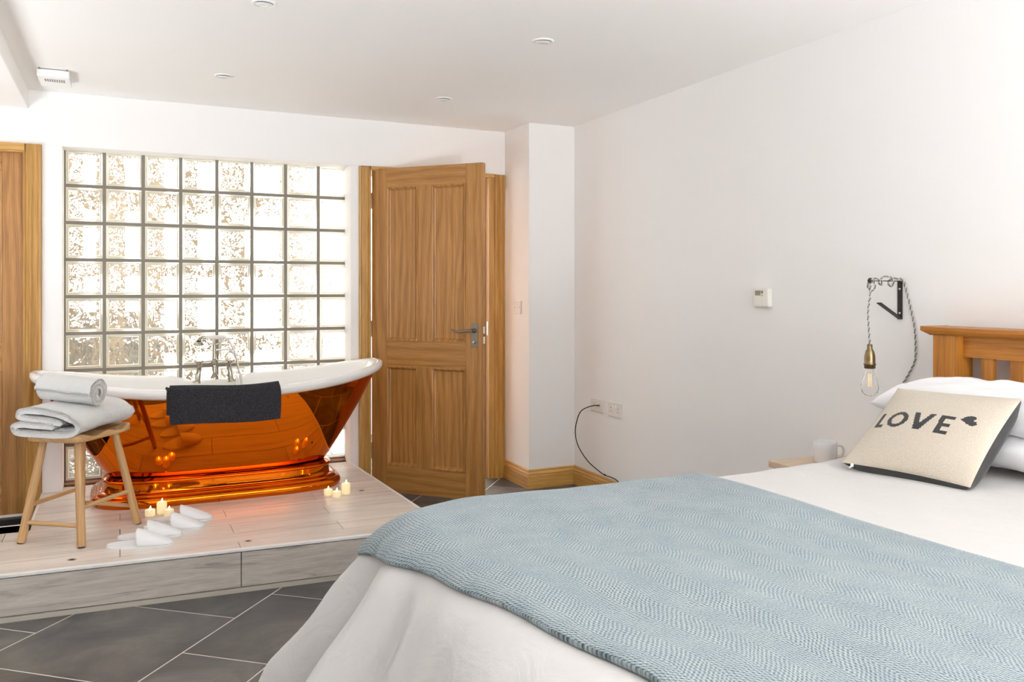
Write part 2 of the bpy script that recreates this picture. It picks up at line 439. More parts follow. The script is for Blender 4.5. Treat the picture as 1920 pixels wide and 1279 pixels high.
# riser planks
ri = MB()
def rbox(xa, xb, z0, z1, mb, th=.006, mi=0):
    ya, yb = fyb(xa), fyb(xb)
    mb.add([(xa,ya-th,z0),(xb,yb-th,z0),(xb,yb+.008,z0),(xa,ya+.008,z0),(xa,ya-th,z1),(xb,yb-th,z1),(xb,yb+.008,z1),(xa,ya+.008,z1)],
           [(0,3,2,1),(4,5,6,7),(0,1,5,4),(1,2,6,5),(2,3,7,6),(3,0,4,7)], mi)
rbox(XP0, .448, .022, .163, ri); rbox(.452, XP1, .022, .163, ri)
ri.build('riser_planks', M['riser'], plat)
st = MB(); rbox(XP0, XP1, 0, .018, st, .012); st.build('base_strip', mat('skirting_grout', (.42,.385,.33), .8), plat)
M['edge'] = mat('white_edge_trim', (.82,.80,.77), .25)
et = MB(); rbox(XP0, XP1, .166, PZ+.002, et, .010)
et.box((-.372, 4.32, PZ-.02), (-.358, YG, PZ+.002)); et.box((XP0, 4.318, PZ-.02), (-.358, 4.33, PZ+.002))
et.add([(XP1-.012,fyb(XP1),0),(XP1+.002,fyb(XP1),0),(XP1-.045,YG-.13,0),(XP1-.06,YG-.13,0),(XP1-.012,fyb(XP1),PZ+.002),(XP1+.002,fyb(XP1),PZ+.002),(XP1-.045,YG-.13,PZ+.002),(XP1-.06,YG-.13,PZ+.002)],
       [(0,3,2,1),(4,5,6,7),(0,1,5,4),(1,2,6,5),(2,3,7,6),(3,0,4,7)])
et.build('edge_trim', M['edge'], plat, bevel=.003)

# platform floor lights
fl0 = thing('floor_light', 'small round floor light in platform edge nearest the wooden stool', 'light', (-.171, 3.68, PZ), 0, 'recessed floor lights')
MB().lathe([(.010,.0004),(.0105,.002),(.0155,.002),(.0165,.0004)], 24).build('bezel', M['steel'], fl0)
MB().lathe([(.0,.0012),(.0100,.0012)], 20, cap=False).build('lens', M['dark'], fl0)
for (x, y, lb) in ((.489,3.633,'small round floor light at front edge of the platform, right of the slippers'),
                   (1.155,4.289,'small round floor light beside the right-hand candles'),
                   (1.168,3.601,'small round floor light at the edge beside the blue throw')):
    c = copy_tree(fl0); c.location = (x, y, PZ); c['label'] = lb

# ------------------------------------------------------------------ skirting
def skirt_profile(h=.118):
    return [(0,0),(.018,0),(.018,.075*h/.118),(.0165,.079),(.013,.083),(.0155,.089),(.012,.097),(.0075,.104),(.0085,.111),(.004,h),(0,h)]
def skirt(name, p0, p1, nrm, m, trim0=0, trim1=0):
    """profile extruded from p0 to p1, out along nrm; trim = mitre lengths"""
    pr = skirt_profile(); d = (Vector(p1)-Vector(p0)).normalized(); n_ = Vector(nrm)
    vs = []
    for (o_, z) in pr: vs.append(Vector((*p0,0))+Vector((*n_,0))*o_+Vector((0,0,z))-Vector((*d,0))*o_*trim0)
    for (o_, z) in pr: vs.append(Vector((*p1,0))+Vector((*n_,0))*o_+Vector((0,0,z))+Vector((*d,0))*o_*trim1)
    k = len(pr); mb = MB()
    mb.add(vs, [(i,(i+1)%k,k+(i+1)%k,k+i) for i in range(k)] + [tuple(range(k)), tuple(range(2*k-1,k-1,-1))])
    return struct(mb.build(name, m))
skirt('baseboard_right', (XR, 4.607), (XR, YB+.01), (-1, 0), M['trimY'], -1, 0)
skirt('baseboard_corner', (2.305, 4.607), (XR, 4.607), (0, -1), M['trimX'], 1, -1)
skirt('baseboard_return', (2.305, 4.945), (2.305, 4.607), (-1, 0), M['trimY'], 0, 1)

# ------------------------------------------------------------------ doors
def panel_door(root, width, z0, z1, panels, lead, mats, th=.04):
    """leaf in local coords: x along width, y 0 (front) .. th (back)"""
    mz, mx = mats
    xs = sorted(set([p[0] for p in panels]+[p[1] for p in panels]))
    stiles = MB(); rails = MB()
    xa, xb = xs[0], xs[-1]; xm0, xm1 = xs[1], xs[2]
    zs = sorted(set([p[2] for p in panels]+[p[3] for p in panels]))
    stiles.box((0,0,z0),(xa,th,z1)); stiles.box((xb,0,z0),(width,th,z1))
    stiles.box((xm0,0.0002,zs[0]),(xm1,th-.0002,zs[1])); stiles.box((xm0,.0002,zs[2]),(xm1,th-.0002,zs[3]))
    rails.box((xa,.0001,z0),(xb,th-.0001,zs[0])); rails.box((xa,.0001,zs[1]),(xb,th-.0001,zs[2])); rails.box((xa,.0001,zs[3]),(xb,th-.0001,z1))
    stiles.build('door_stiles', mz, root, bevel=.0012); rails.build('door_rails', mx, root, bevel=.0012)
    for (a, b, c, d) in panels:
        pb = MB()
        pb.box((a, .014, c), (b, th-.014, d))
        # moulding, both faces: stepped frame around a raised field
        for face, sgn in ((0, 1), (th, -1)):
            prof = [(0, -.004), (.006, -.005), (.012, -.001), (.016, .009), (.022, .0135)]
            for q in range(len(prof)-1):
                (e0, y0), (e1, y1) = prof[q], prof[q+1]
                o = [(a+e0,face+sgn*y0,c+e0),(b-e0,face+sgn*y0,c+e0),(b-e0,face+sgn*y0,d-e0),(a+e0,face+sgn*y0,d-e0)]
                i_ = [(a+e1,face+sgn*y1,c+e1),(b-e1,face+sgn*y1,c+e1),(b-e1,face+sgn*y1,d-e1),(a+e1,face+sgn*y1,d-e1)]
                F = [(k,(k+1)%4,4+(k+1)%4,4+k) for k in range(4)]
                if sgn < 0: F = [f_[::-1] for f_ in F]
                pb.add(o+i_, F)
            # outer lip down to the leaf face
            o = [(a,face+sgn*.002,c),(b,face+sgn*.002,c),(b,face+sgn*.002,d),(a,face+sgn*.002,d)]; i_ = [(a,face-sgn*.004,c),(b,face-sgn*.004,c),(b,face-sgn*.004,d),(a,face-sgn*.004,d)]
            pb.add(o+i_, [(k,(k+1)%4,4+(k+1)%4,4+k) for k in range(4)])
            # raised field
            e2, e3 = .050, .062
            y2, y3 = .0135, .009
            o = [(a+e2,face+sgn*y2,c+e2),(b-e2,face+sgn*y2,c+e2),(b-e2,face+sgn*y2,d-e2),(a+e2,face+sgn*y2,d-e2)]
            i_ = [(a+e3,face+sgn*y3,c+e3),(b-e3,face+sgn*y3,c+e3),(b-e3,face+sgn*y3,d-e3),(a+e3,face+sgn*y3,d-e3)]
        pb.build('door_panel', mz, root)

# open door
d2 = empty_struct('door_2', (1.404, 4.975, 0), math.atan2(-.7397, .673), 'oak four panel door standing half open beside the glass blocks', 'door')
W = .751
panel_door(d2, W, .004, 1.984, [(.106,.323,.165,.775),(.415,.640,.165,.775),(.106,.323,.93,1.868),(.415,.640,.93,1.868)], 0, (M['oakZ'], M['oakX']))
# handle
h = MB()
h.box((.680,-.006,.905),(.722,0,1.045)); hp = h.build('door_handle', M['nickel'], d2, bevel=.002)
h = MB()
h.lathe([(.011,0),(.011,.012),(.008,.016),(.008,.036),(.0085,.05)], 16, M=T(.701,-.006,1.0)@Rx(PI/2))
h.tube([(.703,-.050,1.0),(.685,-.052,1.002),(.66,-.052,1.0),(.63,-.050,.994),(.60,-.048,.996),(.580,-.047,1.004),(.572,-.047,1.010)], [.009,.0095,.008,.007,.0065,.006,.004], 12)
h.build('lever', M['nickel'], hp)
h = MB(); h.lathe([(.008,0),(.008,.004),(.007,.006)], 16, M=T(.701,-.006,.935)@Rx(PI/2)); h.lathe([(.009,0),(.009,.008),(.006,.016)], 12, M=T(.701,-.006,.935)@Rx(PI/2))
h.build('thumb_turn', M['steel'], hp)
h = MB(); h.box((W,.007,.925),(W+.0015,.031,.965)); h.box((W,.007,.985),(W+.0015,.031,1.025)); h.build('latch_plate', M['white_pl'], d2)
MB().box((W+.0015,.013,.969),(W+.006,.026,.981)).build('latch', M['brass'], d2)
for z in (.20, .95, 1.74):
    h = MB(); h.lathe([(.0055,0),(.0055,.1)], 12, M=T(-.006,.0,z)); h.box((-.004,.004,z),(.0,.036,z+.1))
    h.build('hinge', M['steel'], d2)
# frame of door 2
fr = empty_struct('door_2_frame', label='oak lining and architrave around the open door', cat='door frame')
def arch_v(mb, x, y, z0, z1, w_, inner):
    """vertical architrave facing -Y; inner=+1 if inner edge on +x side"""
    pr = [(0,0),(0,.016),(.010,.018),(.016,.012),(.034,.011),(.044,.016),(.052,.019),(.060,.013),(.068,.012),(.072,.004),(w_,.0)]
    if inner < 0: pr = [(w_-a, b) for a, b in pr][::-1]
    k = len(pr)
    vs = [(x+a, y-b, z0) for a, b in pr] + [(x+a, y-b, z1) for a, b in pr]
    mb.add(vs, [(i,(i+1)%k,k+(i+1)%k,k+i) for i in range(k)] + [tuple(range(k-1,-1,-1)), tuple(range(k,2*k))])
def arch_h(mb, x0, x1, y, z, w_):
    pr = [(0,0),(0,.016),(.010,.018),(.016,.012),(.034,.011),(.044,.016),(.052,.019),(.060,.013),(.068,.012),(w_,0)]
    k = len(pr)
    vs = [(x0, y-b, z+a) for a, b in pr] + [(x1, y-b, z+a) for a, b in pr]
    mb.add(vs, [(i,(i+1)%k,k+(i+1)%k,k+i) for i in range(k)] + [tuple(range(k)), tuple(range(2*k-1,k-1,-1))])
a_ = MB(); arch_v(a_, 1.318, YW, 0, 1.995, .075, 1); arch_v(a_, 2.222, YW, 0, 1.995, .075, -1); a_.build('architrave', M['trimZ'], fr)
a_ = MB(); a_.box((1.393, YW-.017, 1.978), (2.222, YW, 1.9995)); a_.build('head_architrave', M['trimX'], fr)
l_ = MB(); l_.box((1.368, YW-.004, 0), (1.395, YW+.26, 1.99)); l_.box((2.187, YW-.004, 0), (2.225, YW+.26, 1.99))
l_.box((2.172, YW+.06, 0), (2.187, YW+.10, 1.98)); l_.build('door_lining', M['trimZ'], fr, bevel=.001)
l_ = MB(); l_.box((1.395, YW-.004, 1.975), (2.187, YW+.26, 2.0)); l_.build('head_lining', M['trimX'], fr)
MB().box((2.1855, YW+.012, .94), (2.187, YW+.036, 1.03)).build('strike_plate', M['steel'], fr)

# left door (closed, recessed)
d1 = empty_struct('door_1', (-1.235, YW+.045, 0), 0, 'closed oak panel door at the far left of the room', 'door')
panel_door(d1, .785, .066, 1.972, [(.10,.33,.27,.82),(.44,.682,.27,.82),(.10,.33,.99,1.86),(.44,.682,.99,1.86)], 0, (M['oakZ'], M['oakX']))
MB().box((0,-.004,.058),(.785,.0,.07)).build('weather_bar', M['white_pl'], d1)
fr1 = empty_struct('door_1_frame', label='oak lining and architrave around the closed left door', cat='door frame')
a_ = MB(); arch_v(a_, -.448, YW, .0, 2.0, .075, -1); arch_v(a_, -1.32, YW, .0, 2.0, .075, 1); a_.build('architrave', M['trimZ'], fr1)
a_ = MB(); a_.box((-1.25, YW-.017, 1.962), (-.448, YW, 1.9995)); a_.build('head_architrave', M['trimX'], fr1)
l_ = MB(); l_.box((-.455, YW-.004, 0), (-.37, YW+.26, 2.0)); l_.box((-1.32, YW-.004, 0), (-1.235, YW+.26, 2.0)); l_.build('door_lining', M['trimZ'], fr1)
l_ = MB(); l_.box((-1.235, YW-.004, 1.955), (-.455, YW+.26, 2.0)); l_.build('head_lining', M['trimX'], fr1)
struct(MB().box((-1.25, YW-.02, 0), (-.455, YW+.2, .058)).build('door_threshold', M['rubber']))

# ------------------------------------------------------------------ ground, shapes added for the glass to refract, hallway
struct(MB().box((-9, 5.22, -.24), (8, 14, -.13)).build('ground_outside', mat('paving', (.5,.48,.45), .8)))
M['render'] = mat('refraction_beige', (.29,.24,.17), .9)
def noisy(name, c0, c1, s, rough=.9):
    m = mat(name, c0, rough); t = NT(m); n = t.noise(t.coords(), s, 4, .6); r = t.ramp(n, [(.35, c0), (.62, c1)]); t.l(r, 0, t.b, 'Base Color'); return m
M['refr_grey'] = noisy('refraction_grey', (.12,.14,.17), (.35,.36,.36), 5)
M['leafy'] = noisy('hedge_foliage', (.03,.05,.02), (.16,.17,.10), 9)
ow = MB(); ow.box((-3.2, 7.6, 0), (.25, 7.9, 1.05)); struct(ow.build('refraction_wall', M['refr_grey']))  # added so the lower left glass blocks refract something dark grey
ow = MB()
rr = random.Random(3); x = -4.2
while x < 5.0:
    w__ = rr.uniform(.11,.25) if x < .4 else rr.uniform(.11,.20)
    y__ = rr.uniform(6.8,7.6); ow.box((x, y__, .0), (x+w__, y__+.12, 4.4)); x += w__ + (rr.uniform(.08,.15) if x < .4 else rr.uniform(.12,.22))
for z in (.7, 1.35, 1.9, 2.35, 2.9, 3.9): ow.box((-4.5, 7.62, z), (5.5, 7.7, z+.16))
struct(ow.build('refraction_posts', M['render']))  # beige bars added only to give the glass a refracted pattern
struct(MB().box((-3.6, 6.2, 2.55), (2.2, 7.2, 2.68)).build('refraction_slab', M['render']))  # slab added above to bring beige into the refraction
hw = MB(); hw.box((1.29, 5.22, -.02), (1.34, 6.9, 2.4)); hw.box((3.0, 5.22, -.02), (3.1, 6.9, 2.4)); hw.box((1.29, 6.9, -.02), (3.1, 7.0, 2.4)); hw.box((1.29, 5.22, 2.3), (3.1, 7.0, 2.4)); hw.box((2.3, 5.20, 0), (3.1, 5.24, 2.4))
struct(hw.build('wall_hallway', M['wall']))

# ------------------------------------------------------------------ bath
BX, BY = .487, 4.70
bath = thing('slipper_bath', 'freestanding double-ended copper bath with white roll-top rim on platform', 'bath', (BX, BY, PZ))
def sup(a, b, th_, n):
    c, s = math.cos(th_), math.sin(th_)
    return (a*math.copysign(abs(c)**(2/n), c), b*math.copysign(abs(s)**(2/n), s))
NU = 128
def rimz(x, a=.885): return .572 + .092*min(1, abs(x)/a)**2.3
# plinth
pl_ = MB()
lev = [(.614,.325,0),(.622,.333,.012),(.624,.335,.028),(.616,.328,.042),(.604,.316,.048),(.596,.308,.050),(.596,.308,.053),(.588,.300,.057),(.584,.296,.0615),(.571,.283,.0620),(.5685,.2805,.0625),(.5672,.2792,.066),(.5668,.2788,.085),(.5668,.2788,.106),(.5675,.2795,.110),(.5715,.2835,.113),(.5715,.2835,.119),(.563,.272,.123),(.54,.245,.130)]
def PF(i, j):
    a, b, z = lev[j]; x, y = sup(a, b, 2*PI*i/NU, 4.2); return (x, y, z)
pl_.grid(NU, len(lev), PF, closeu=True)
pl_.build('plinth', M['copper'], bath)
# body
body = MB()
bl_ = [(.540,.240,.126),(.553,.246,.14),(.578,.256,.175),(.607,.268,.22),(.645,.284,.28),(.69,.302,.35),(.735,.320,.42),(.78,.337,.49),(.825,.353,.56),(.858,.364,.61)]
def bodyp(i, j):
    a, b, z = bl_[j]; nn = 3.6 - 1.3*j/9
    x, y = sup(a, b, 2*PI*i/NU, nn)
    # compress heights so that the top follows the rim line
    top = rimz(x*.885/.86) - .045; f = (z-.126)/(.61-.126)
    return (x, y, .126 + f*(top-.126))
def bodyS(i, jj):
    j0 = min(int(jj), 8); f = jj-j0; p, q = Vector(bodyp(i, j0)), Vector(bodyp(i, j0+1)); return p.lerp(q, f)
NL = 37
pts = [[bodyS(i, 9*j/(NL-1)) for i in range(NU)] for j in range(NL)]
# smooth vertically
for _ in range(5):
    for j in range(1, NL-1):
        for i in range(NU): pts[j][i] = pts[j][i]*.5 + (pts[j-1][i]+pts[j+1][i])*.25
body.grid(NU, NL, lambda i, j: pts[j][i], closeu=True)
body.build('body', M['copper'], bath)
# enamel rim and interior; rear deck lowered for the tap
def deck(x, y):
    if y <= 0: return 0
    k = max(0, min(1, (.185-abs(x))/.03)); return -.028*k*k*(3-2*k)
rp = [(.846,.347,-.052),(.868,.369,-.054),(.884,.383,-.044),(.892,.390,-.026),(.888,.387,-.008),(.874,.374,.0),(.856,.357,-.004),(.842,.344,-.014),(.83,.333,-.03),(.81,.318,-.075)]
inn = [(.79,.305,.46),(.74,.285,.38),(.68,.265,.28),(.60,.235,.20),(.5,.19,.155),(.3,.11,.145),(.02,.01,.145)]
ri_ = MB(); rows = []
for (a, b, dz) in rp:
    row = []
    for i in range(NU):
        x, y = sup(a, b, 2*PI*i/NU, 2.35); row.append(Vector((x, y, rimz(x)+dz+deck(x, y))))
    rows.append(row)
for (a, b, z) in inn:
    row = []
    for i in range(NU):
        x, y = sup(a, b, 2*PI*i/NU, 2.35); f = (z-.145)/(.5-.145)
        row.append(Vector((x, y, .145 + f*(rimz(x)-.075-.145))))
    rows.append(row)
ri_.grid(NU, len(rows), lambda i, j: rows[j][i], closeu=True)
ri_.build('enamel_rim', M['enamel'], bath)

# ------------------------------------------------------------------ bath mixer tap
tp = thing('bath_mixer_tap', 'chrome telephone-style bath shower mixer standing on the rear rim of bath', 'tap', (.488, 5.0, .712))
def tm(mb, name, m=None, par=None): return mb.build(name, m or M['chrome'], par or tp)
for sx in (-1, 1):
    b = MB(); b.tube([(sx*.095,0,0),(sx*.094,0,.006),(sx*.091,0,.012),(sx*.084,0,.06),(sx*.077,0,.10),(sx*.075,0,.108)], [.022,.022,.0165,.0135,.0115,.013], 16)
    tm(b, 'pillar_leg')
b = MB(); b.tube([(-.085,0,.112),(-.04,0,.114),(0,0,.116),(.04,0,.114),(.085,0,.112)], [.009,.010,.013,.010,.009], 14)
b.lathe([(.006,-.02),(.018,-.014),(.021,0),(.018,.014),(.006,.02)], 20, M=T(0,0,.116)@Rx(PI/2))
b.tube([(0,0,.116),(0,0,.085),(0,-.004,.065),(0,-.01,.05)], [.012,.014,.010,.008], 14)
b.lathe([(.009,.052),(.014,.046),(.021,.032),(.026,.026),(.024,.024),(.006,.026)], 20, M=T(0,-.012,0))
b.tube([(0,0,.116),(0,0,.16),(0,0,.215)], [.012,.009,.0085], 14)
tm(b, 'mixer_body')
for sx in (-1, 1):
    b = MB()
    for k in range(3):
        a = k*2*PI/3+.5
        b.tube([(sx*.085,-.012,.113),(sx*.085+.018*math.cos(a),-.02,.113+.018*math.sin(a))], [.005,.004], 8)
        b.lathe([(0,-.006),(.005,-.004),(.0065,0),(.005,.004),(0,.006)], 10, M=T(sx*.085+.021*math.cos(a),-.02,.113+.021*math.sin(a)))
    b.lathe([(.012,0),(.013,.012),(.009,.024),(.0,.026)], 14, M=T(sx*.085,0,.113)@Rx(PI/2))
    tm(b, 'tap_handle')
b = MB()
b.tube([(-.052,0,.246),(-.045,0,.232),(-.025,0,.220),(0,0,.216),(.025,0,.220),(.045,0,.232),(.052,0,.246)], .0045, 10)
tm(b, 'cradle')
hs = MB(); hs.tube([(-.045,0,.256),(.048,0,.256),(.06,0,.252)], [.012,.0125,.008], 16)
hso = tm(hs, 'hand_shower', M['cream_pl'])
b = MB(); b.tube([(-.045,0,.256),(-.065,0,.258),(-.078,-.004,.250),(-.084,-.010,.235)], [.010,.009,.010,.014], 14)
b.lathe([(.014,.02),(.027,.006),(.028,0),(.004,-.001)], 20, M=T(-.085,-.012,.218)@Rx(.25))
tm(b, 'shower_rose', None, hso)
def spline(P, n=8):
    P = [Vector(p) for p in P]; out = []
    for i in range(len(P)-1):
        p0 = P[max(i-1,0)]; p1 = P[i]; p2 = P[i+1]; p3 = P[min(i+2,len(P)-1)]
        for k in range(n):
            u = k/n
            out.append(.5*((2*p1)+(-p0+p2)*u+(2*p0-5*p1+4*p2-p3)*u*u+(-p0+3*p1-3*p2+p3)*u**3))
    out.append(P[-1]); return out
b = MB(); b.tube(spline([(.06,0,.252),(.085,-.004,.225),(.112,-.01,.165),(.128,-.014,.09),(.142,-.016,.02),(.15,-.02,-.04),(.14,-.03,-.10),(.12,-.03,-.06),(.118,-.02,.02),(.128,-.01,.08),(.112,-.004,.15),(.085,0,.18),(.05,0,.186),(.008,0,.184)]), .0058, 10)
tm(b, 'shower_hose', M['steel'])

# ------------------------------------------------------------------ black towel over the rim
NUU, NVV = 70, 64
def btow(i, j):
    u = i/(NUU-1); v = j/(NVV-1)
    x = .218 + .52*u; lx = x-BX; zr = PZ + rimz(lx)
    # path in y/z: hangs outside, over rim, down inside
    yo = BY-.392
    L = [(-.398,-.168),(-.400,-.10),(-.402,-.03),(-.398,-.004),(-.385,.010),(-.362,.009),(-.342,-.005),(-.334,-.05),(-.322,-.11)]
    s_ = v*(len(L)-1); k = min(int(s_), len(L)-2); f = s_-k
    y = L[k][0]*(1-f)+L[k+1][0]*f; z = L[k][1]*(1-f)+L[k+1][1]*f
    wv = .0035*math.sin(u*17+1) * (1-v)**2
    return (x + .004*math.sin(v*9)*(1 if u > .5 else -.5), BY + y*( .985 + .0*lx) - abs(wv) + .012*(abs(lx)/.3)**2, zr + z + .004*math.sin(u*6+v))
bt = MB().grid(NUU, NVV, btow)
# folded under-layer peeping out at the left
bo = bt.build('bath_towel', M['btowel'], solid=-.014)
bo.modifiers['s'].offset = 0; bo.modifiers['s'].thickness = .015
q = bo.modifiers.new('b', 'BEVEL'); q.width = .005; q.segments = 2
tx = bpy.data.textures.new('towel_noise', 'CLOUDS'); tx.noise_scale = .004
tag(bo, 'black terry towel draped over the front rim of the copper bath', 'towel')
def btow2(i, j):
    x, y, z = btow(int(i*(NUU-1)/11), j); u = i/11
    return (.203 + .05*u, y + .010, z + (.045 if j < 22 else 0)*(1-j/22 if j < 22 else 0))
b2 = MB().grid(12, NVV, btow2).build('under_fold', M['btowel'], bo, solid=.008)

# ------------------------------------------------------------------ stool
SC = Vector((-.155, 4.07)); e1 = Vector((.8, -.6)); e2 = Vector((.6, .8))   # e1 short axis, e2 long axis
sang = math.atan2(-.6, .8)
stl = thing('wooden_stool', 'pale beech stool with scooped seat beside the bath, towels on top', 'stool', (SC.x, SC.y, PZ), sang)
seat = MB(); HW, HL = .138, .182
def seat_pt(i, j, top):
    u = -1+2*i/40; v = -1+2*j/56
    x, y = u*HW, v*HL
    # rounded corners (squircle shrink)
    r = (abs(u)**6+abs(v)**6)**(1/6) if (u or v) else 1
    mx_ = max(abs(u), abs(v)); s_ = mx_/r if r > 0 else 1
    x *= s_*(1+.0*v); y *= s_
    if top:
        z = .458 - .020*math.exp(-((abs(v)-.42)/.26)**2)*(1-.25*u*u) - .006*(1-v*v)*(1-u*u) + .004*v*v
        if mx_ > .98: z -= .003
    else:
        z = .427 if mx_ < .97 else .431
    return (x, y, z)
seat.grid(41, 57, lambda i, j: seat_pt(i, j, True))
seat.grid(41, 57, lambda i, j: seat_pt(40-i, j, False))
per = [(i,0) for i in range(41)] + [(40,j) for j in range(1,57)] + [(i,56) for i in range(39,-1,-1)] + [(0,j) for j in range(55,0,-1)]
n_ = len(per)
seat.add([seat_pt(i,j,True) for i,j in per]+[seat_pt(i,j,False) for i,j in per], [(k,n_+k,n_+(k+1)%n_,(k+1)%n_) for k in range(n_)], smooth=True)
seat.build('seat', M['stool'], stl, weld=True)
feet = [(-.142,-.178),(.150,-.180),(.155,.175),(-.148,.180)]
tops = [(-.085,-.115),(.080,-.115),(.080,.115),(-.085,.115)]
def legpt(k, z):
    f = z/.43; return Vector((feet[k][0]*(1-f)+tops[k][0]*f, feet[k][1]*(1-f)+tops[k][1]*f, z))
for k in range(4):
    d_ = (legpt(k,.43)-legpt(k,0))
    q = MB(); q.tube([(0,0,0),(0,0,.003),(0,0,d_.length*.5),(0,0,d_.length)], [.0165,.0175,.0175,.0150], 20)
    lg = q.build('leg', M['stoolZ'], stl)
    lg.location = legpt(k, .004); lg.rotation_euler = d_.to_track_quat('Z', 'Y').to_euler()
    MB().lathe([(.0155,-.004),(.016,.001)], 16).build('foot_pad', M['rubber'], lg)
for (a, b, z) in ((0,1,.085),(2,3,.085),(1,2,.155),(3,0,.155)):
    p, q_ = legpt(a, z), legpt(b, z); d_ = q_-p
    s_ = MB().tube([(0,0,0),(0,0,d_.length)], .0095, 14).build('stretcher', M['stoolZ'], stl)
    s_.location = p; s_.rotation_euler = d_.to_track_quat('Z', 'Y').to_euler()

# folded towel
def sweep_ribbon(path, th, y0, y1, ny, jit, mat_, name, yshape=None, zf=None):
    P = spline([(p[0], 0, p[1]) for p in path], 7)
    # closed outline around the centreline
    L, R = [], []
    for i, p in enumerate(P):
        t_ = (P[min(i+1,len(P)-1)]-P[max(i-1,0)]).normalized(); n2 = Vector((-t_.z, 0, t_.x))
        L.append(p+n2*th); R.append(p-n2*th)
    te = (P[-1]-P[-2]).normalized(); ts = (P[0]-P[1]).normalized()
    out = L + [P[-1]+te*th*.8] + R[::-1] + [P[0]+ts*th*.8]
    n = len(out); mb = MB()
    def fn(i, j):
        p = out[i]; f = j/(ny-1); y = y0+(y1-y0)*f
        q = Vector((p.x*2.2, y*7, p.z*7)); d_ = noise.noise_vector(q*2.0)*jit + noise.noise_vector(q*9)*jit*.35
        e = .012*(abs(2*f-1)**6)
        z = p.z + (zf(p.x, f) if zf else 0)
        return Vector((p.x, y + .012*noise.noise(Vector((p.x*9, p.z*30, 1.0)))*(1 if f > .5 else 1), z)) + d_
    mb.grid(n, ny, fn, closeu=True)
    # end caps as strips between L and R
    m_ = len(P)
    for j, fl_ in ((0, False), (ny-1, True)):
        vsL = [fn(k, j) for k in range(m_)]; vsR = [fn(2*m_-k, j) for k in range(m_)]
        for k in range(m_-1):
            f_ = (0,1,2,3) if not fl_ else (3,2,1,0)
            mb.add([vsL[k], vsL[k+1], vsR[k+1], vsR[k]], [f_], smooth=True)
        tip = fn(m_, j); mb.add([vsL[-1], tip, vsR[-1]], [(0,1,2) if not fl_ else (2,1,0)], smooth=True)
        tip = fn(2*m_+1, j); mb.add([vsR[0], tip, vsL[0]], [(0,1,2) if not fl_ else (2,1,0)], smooth=True)
    return mb.build(name, mat_, weld=True)
zt = PZ+.452
ft = sweep_ribbon([(.02,.042),(-.06,.046),(-.135,.047),(-.168,.034),(-.155,.017),(-.06,.013),(.07,.013),(.128,.030),(.122,.062),(.07,.088),(-.03,.102),(-.105,.105),(-.148,.096),(-.146,.080),(-.09,.072),(0,.066),(.055,.058)],
                  .0135, -.188, .162, 26, .006, M['towel'], 'folded_towel', zf=lambda x, f: .016*f*f + .010*math.sin(PI*f)*(1 if x > -.1 else 0))
ft.location = (SC.x, SC.y, zt); ft.rotation_euler = (0, 0, sang)
tag(ft, 'large white towel folded on the stool beneath the rolled towel', 'towel')
# rolled towel
path = []
for k in range(0, 30):
    a = k*.47; r_ = .010 + .0034*a
    path.append((r_*math.cos(a+2.0), r_*math.sin(a+2.0)))
rt = sweep_ribbon(path, .0105, -.125, .125, 26, .0028, M['towel'], 'rolled_towel')
rt.location = (SC.x-.035, SC.y-.03, zt+.118+.060)
rt.rotation_euler = (0.10, 0, math.atan2(-.60, .80)-PI/2+PI+.10)
tag(rt, 'white rolled towel lying on top of the folded towel', 'towel')

# ------------------------------------------------------------------ candles
def candle(tall, x, y, label, name=None):
    h_ = .056 if tall else .030
    c = thing('pillar_candle' if tall else 'tealight_candle', label, 'candle', (x, y, PZ), 0, 'candles on the platform')
    MB().lathe([(.021,0),(.0225,.003),(.0228,h_-.004),(.0215,h_-.001),(.018,h_),(.010,h_-.002),(0,h_-.003)], 28).build('wax_body', M['wax'], c)
    MB().lathe([(.0,0),(.0035,.003),(.0045,.007),(.0032,.012),(.0012,.017),(0,.020)], 12, M=T(0,0,h_-.003)@Ry(.12)).build('flame', M['flame'], c)
candle(0, .128, 4.243, 'tealight on the left of the three candles by the stool')
candle(1, .180, 4.262, 'tall pillar candle at the back of the three near the stool')
candle(0, .208, 4.205, 'tealight on the right of the three candles by the slippers')
candle(0, .975, 4.275, 'tealight touching the bath plinth in the right-hand candle group')
candle(0, 1.005, 4.215, 'frontmost tealight of the right-hand candle group')
candle(1, 1.065, 4.262, 'tall pillar candle in the group at the right end of the bath')

# ------------------------------------------------------------------ slippers
def slipper_meshes():
    L_, Wd = .262, .098
    def outline(n=40, s=1.0, th_=None):
        P = []
        for k in range(n):
            a = 2*PI*k/n; c, s_ = math.cos(a), math.sin(a)
            x = L_/2*c; wd = Wd/2*(1.0+.14*c-.06*c*c)*s
            P.append((L_/2+x*s, wd*math.copysign(abs(s_)**.85, s_)))
        return P
    so = MB(); so.prism(outline(), 0, .007, smooth=True)
    up_in = MB(); up_in.prism(outline(40, .985), .0075, .012, smooth=True)
    # upper: tunnel over the toe half
    up = MB()
    def fn(i, j):
        f = i/24; a = PI*f; g = j/20           # g=0 opening, g=1 toe
        x = .132 + (L_-.004-.132)*(g**.9)
        c = (x-L_/2)/(L_/2); s_ = math.sqrt(max(0, 1-c*c)); wd = Wd/2*(1+.14*c-.06*c*c)*(s_**.85)*.99
        hh = .060*(1-g)**.85 + .003
        y = wd*math.cos(a); z = .009 + hh*math.sin(a)**.8
        xx = x + .018*(1-g)*math.sin(a)*0 - .012*(1-g)*math.sin(a)
        return (xx, y, z)
    up.grid(25, 21, fn)
    return so, up_in, up
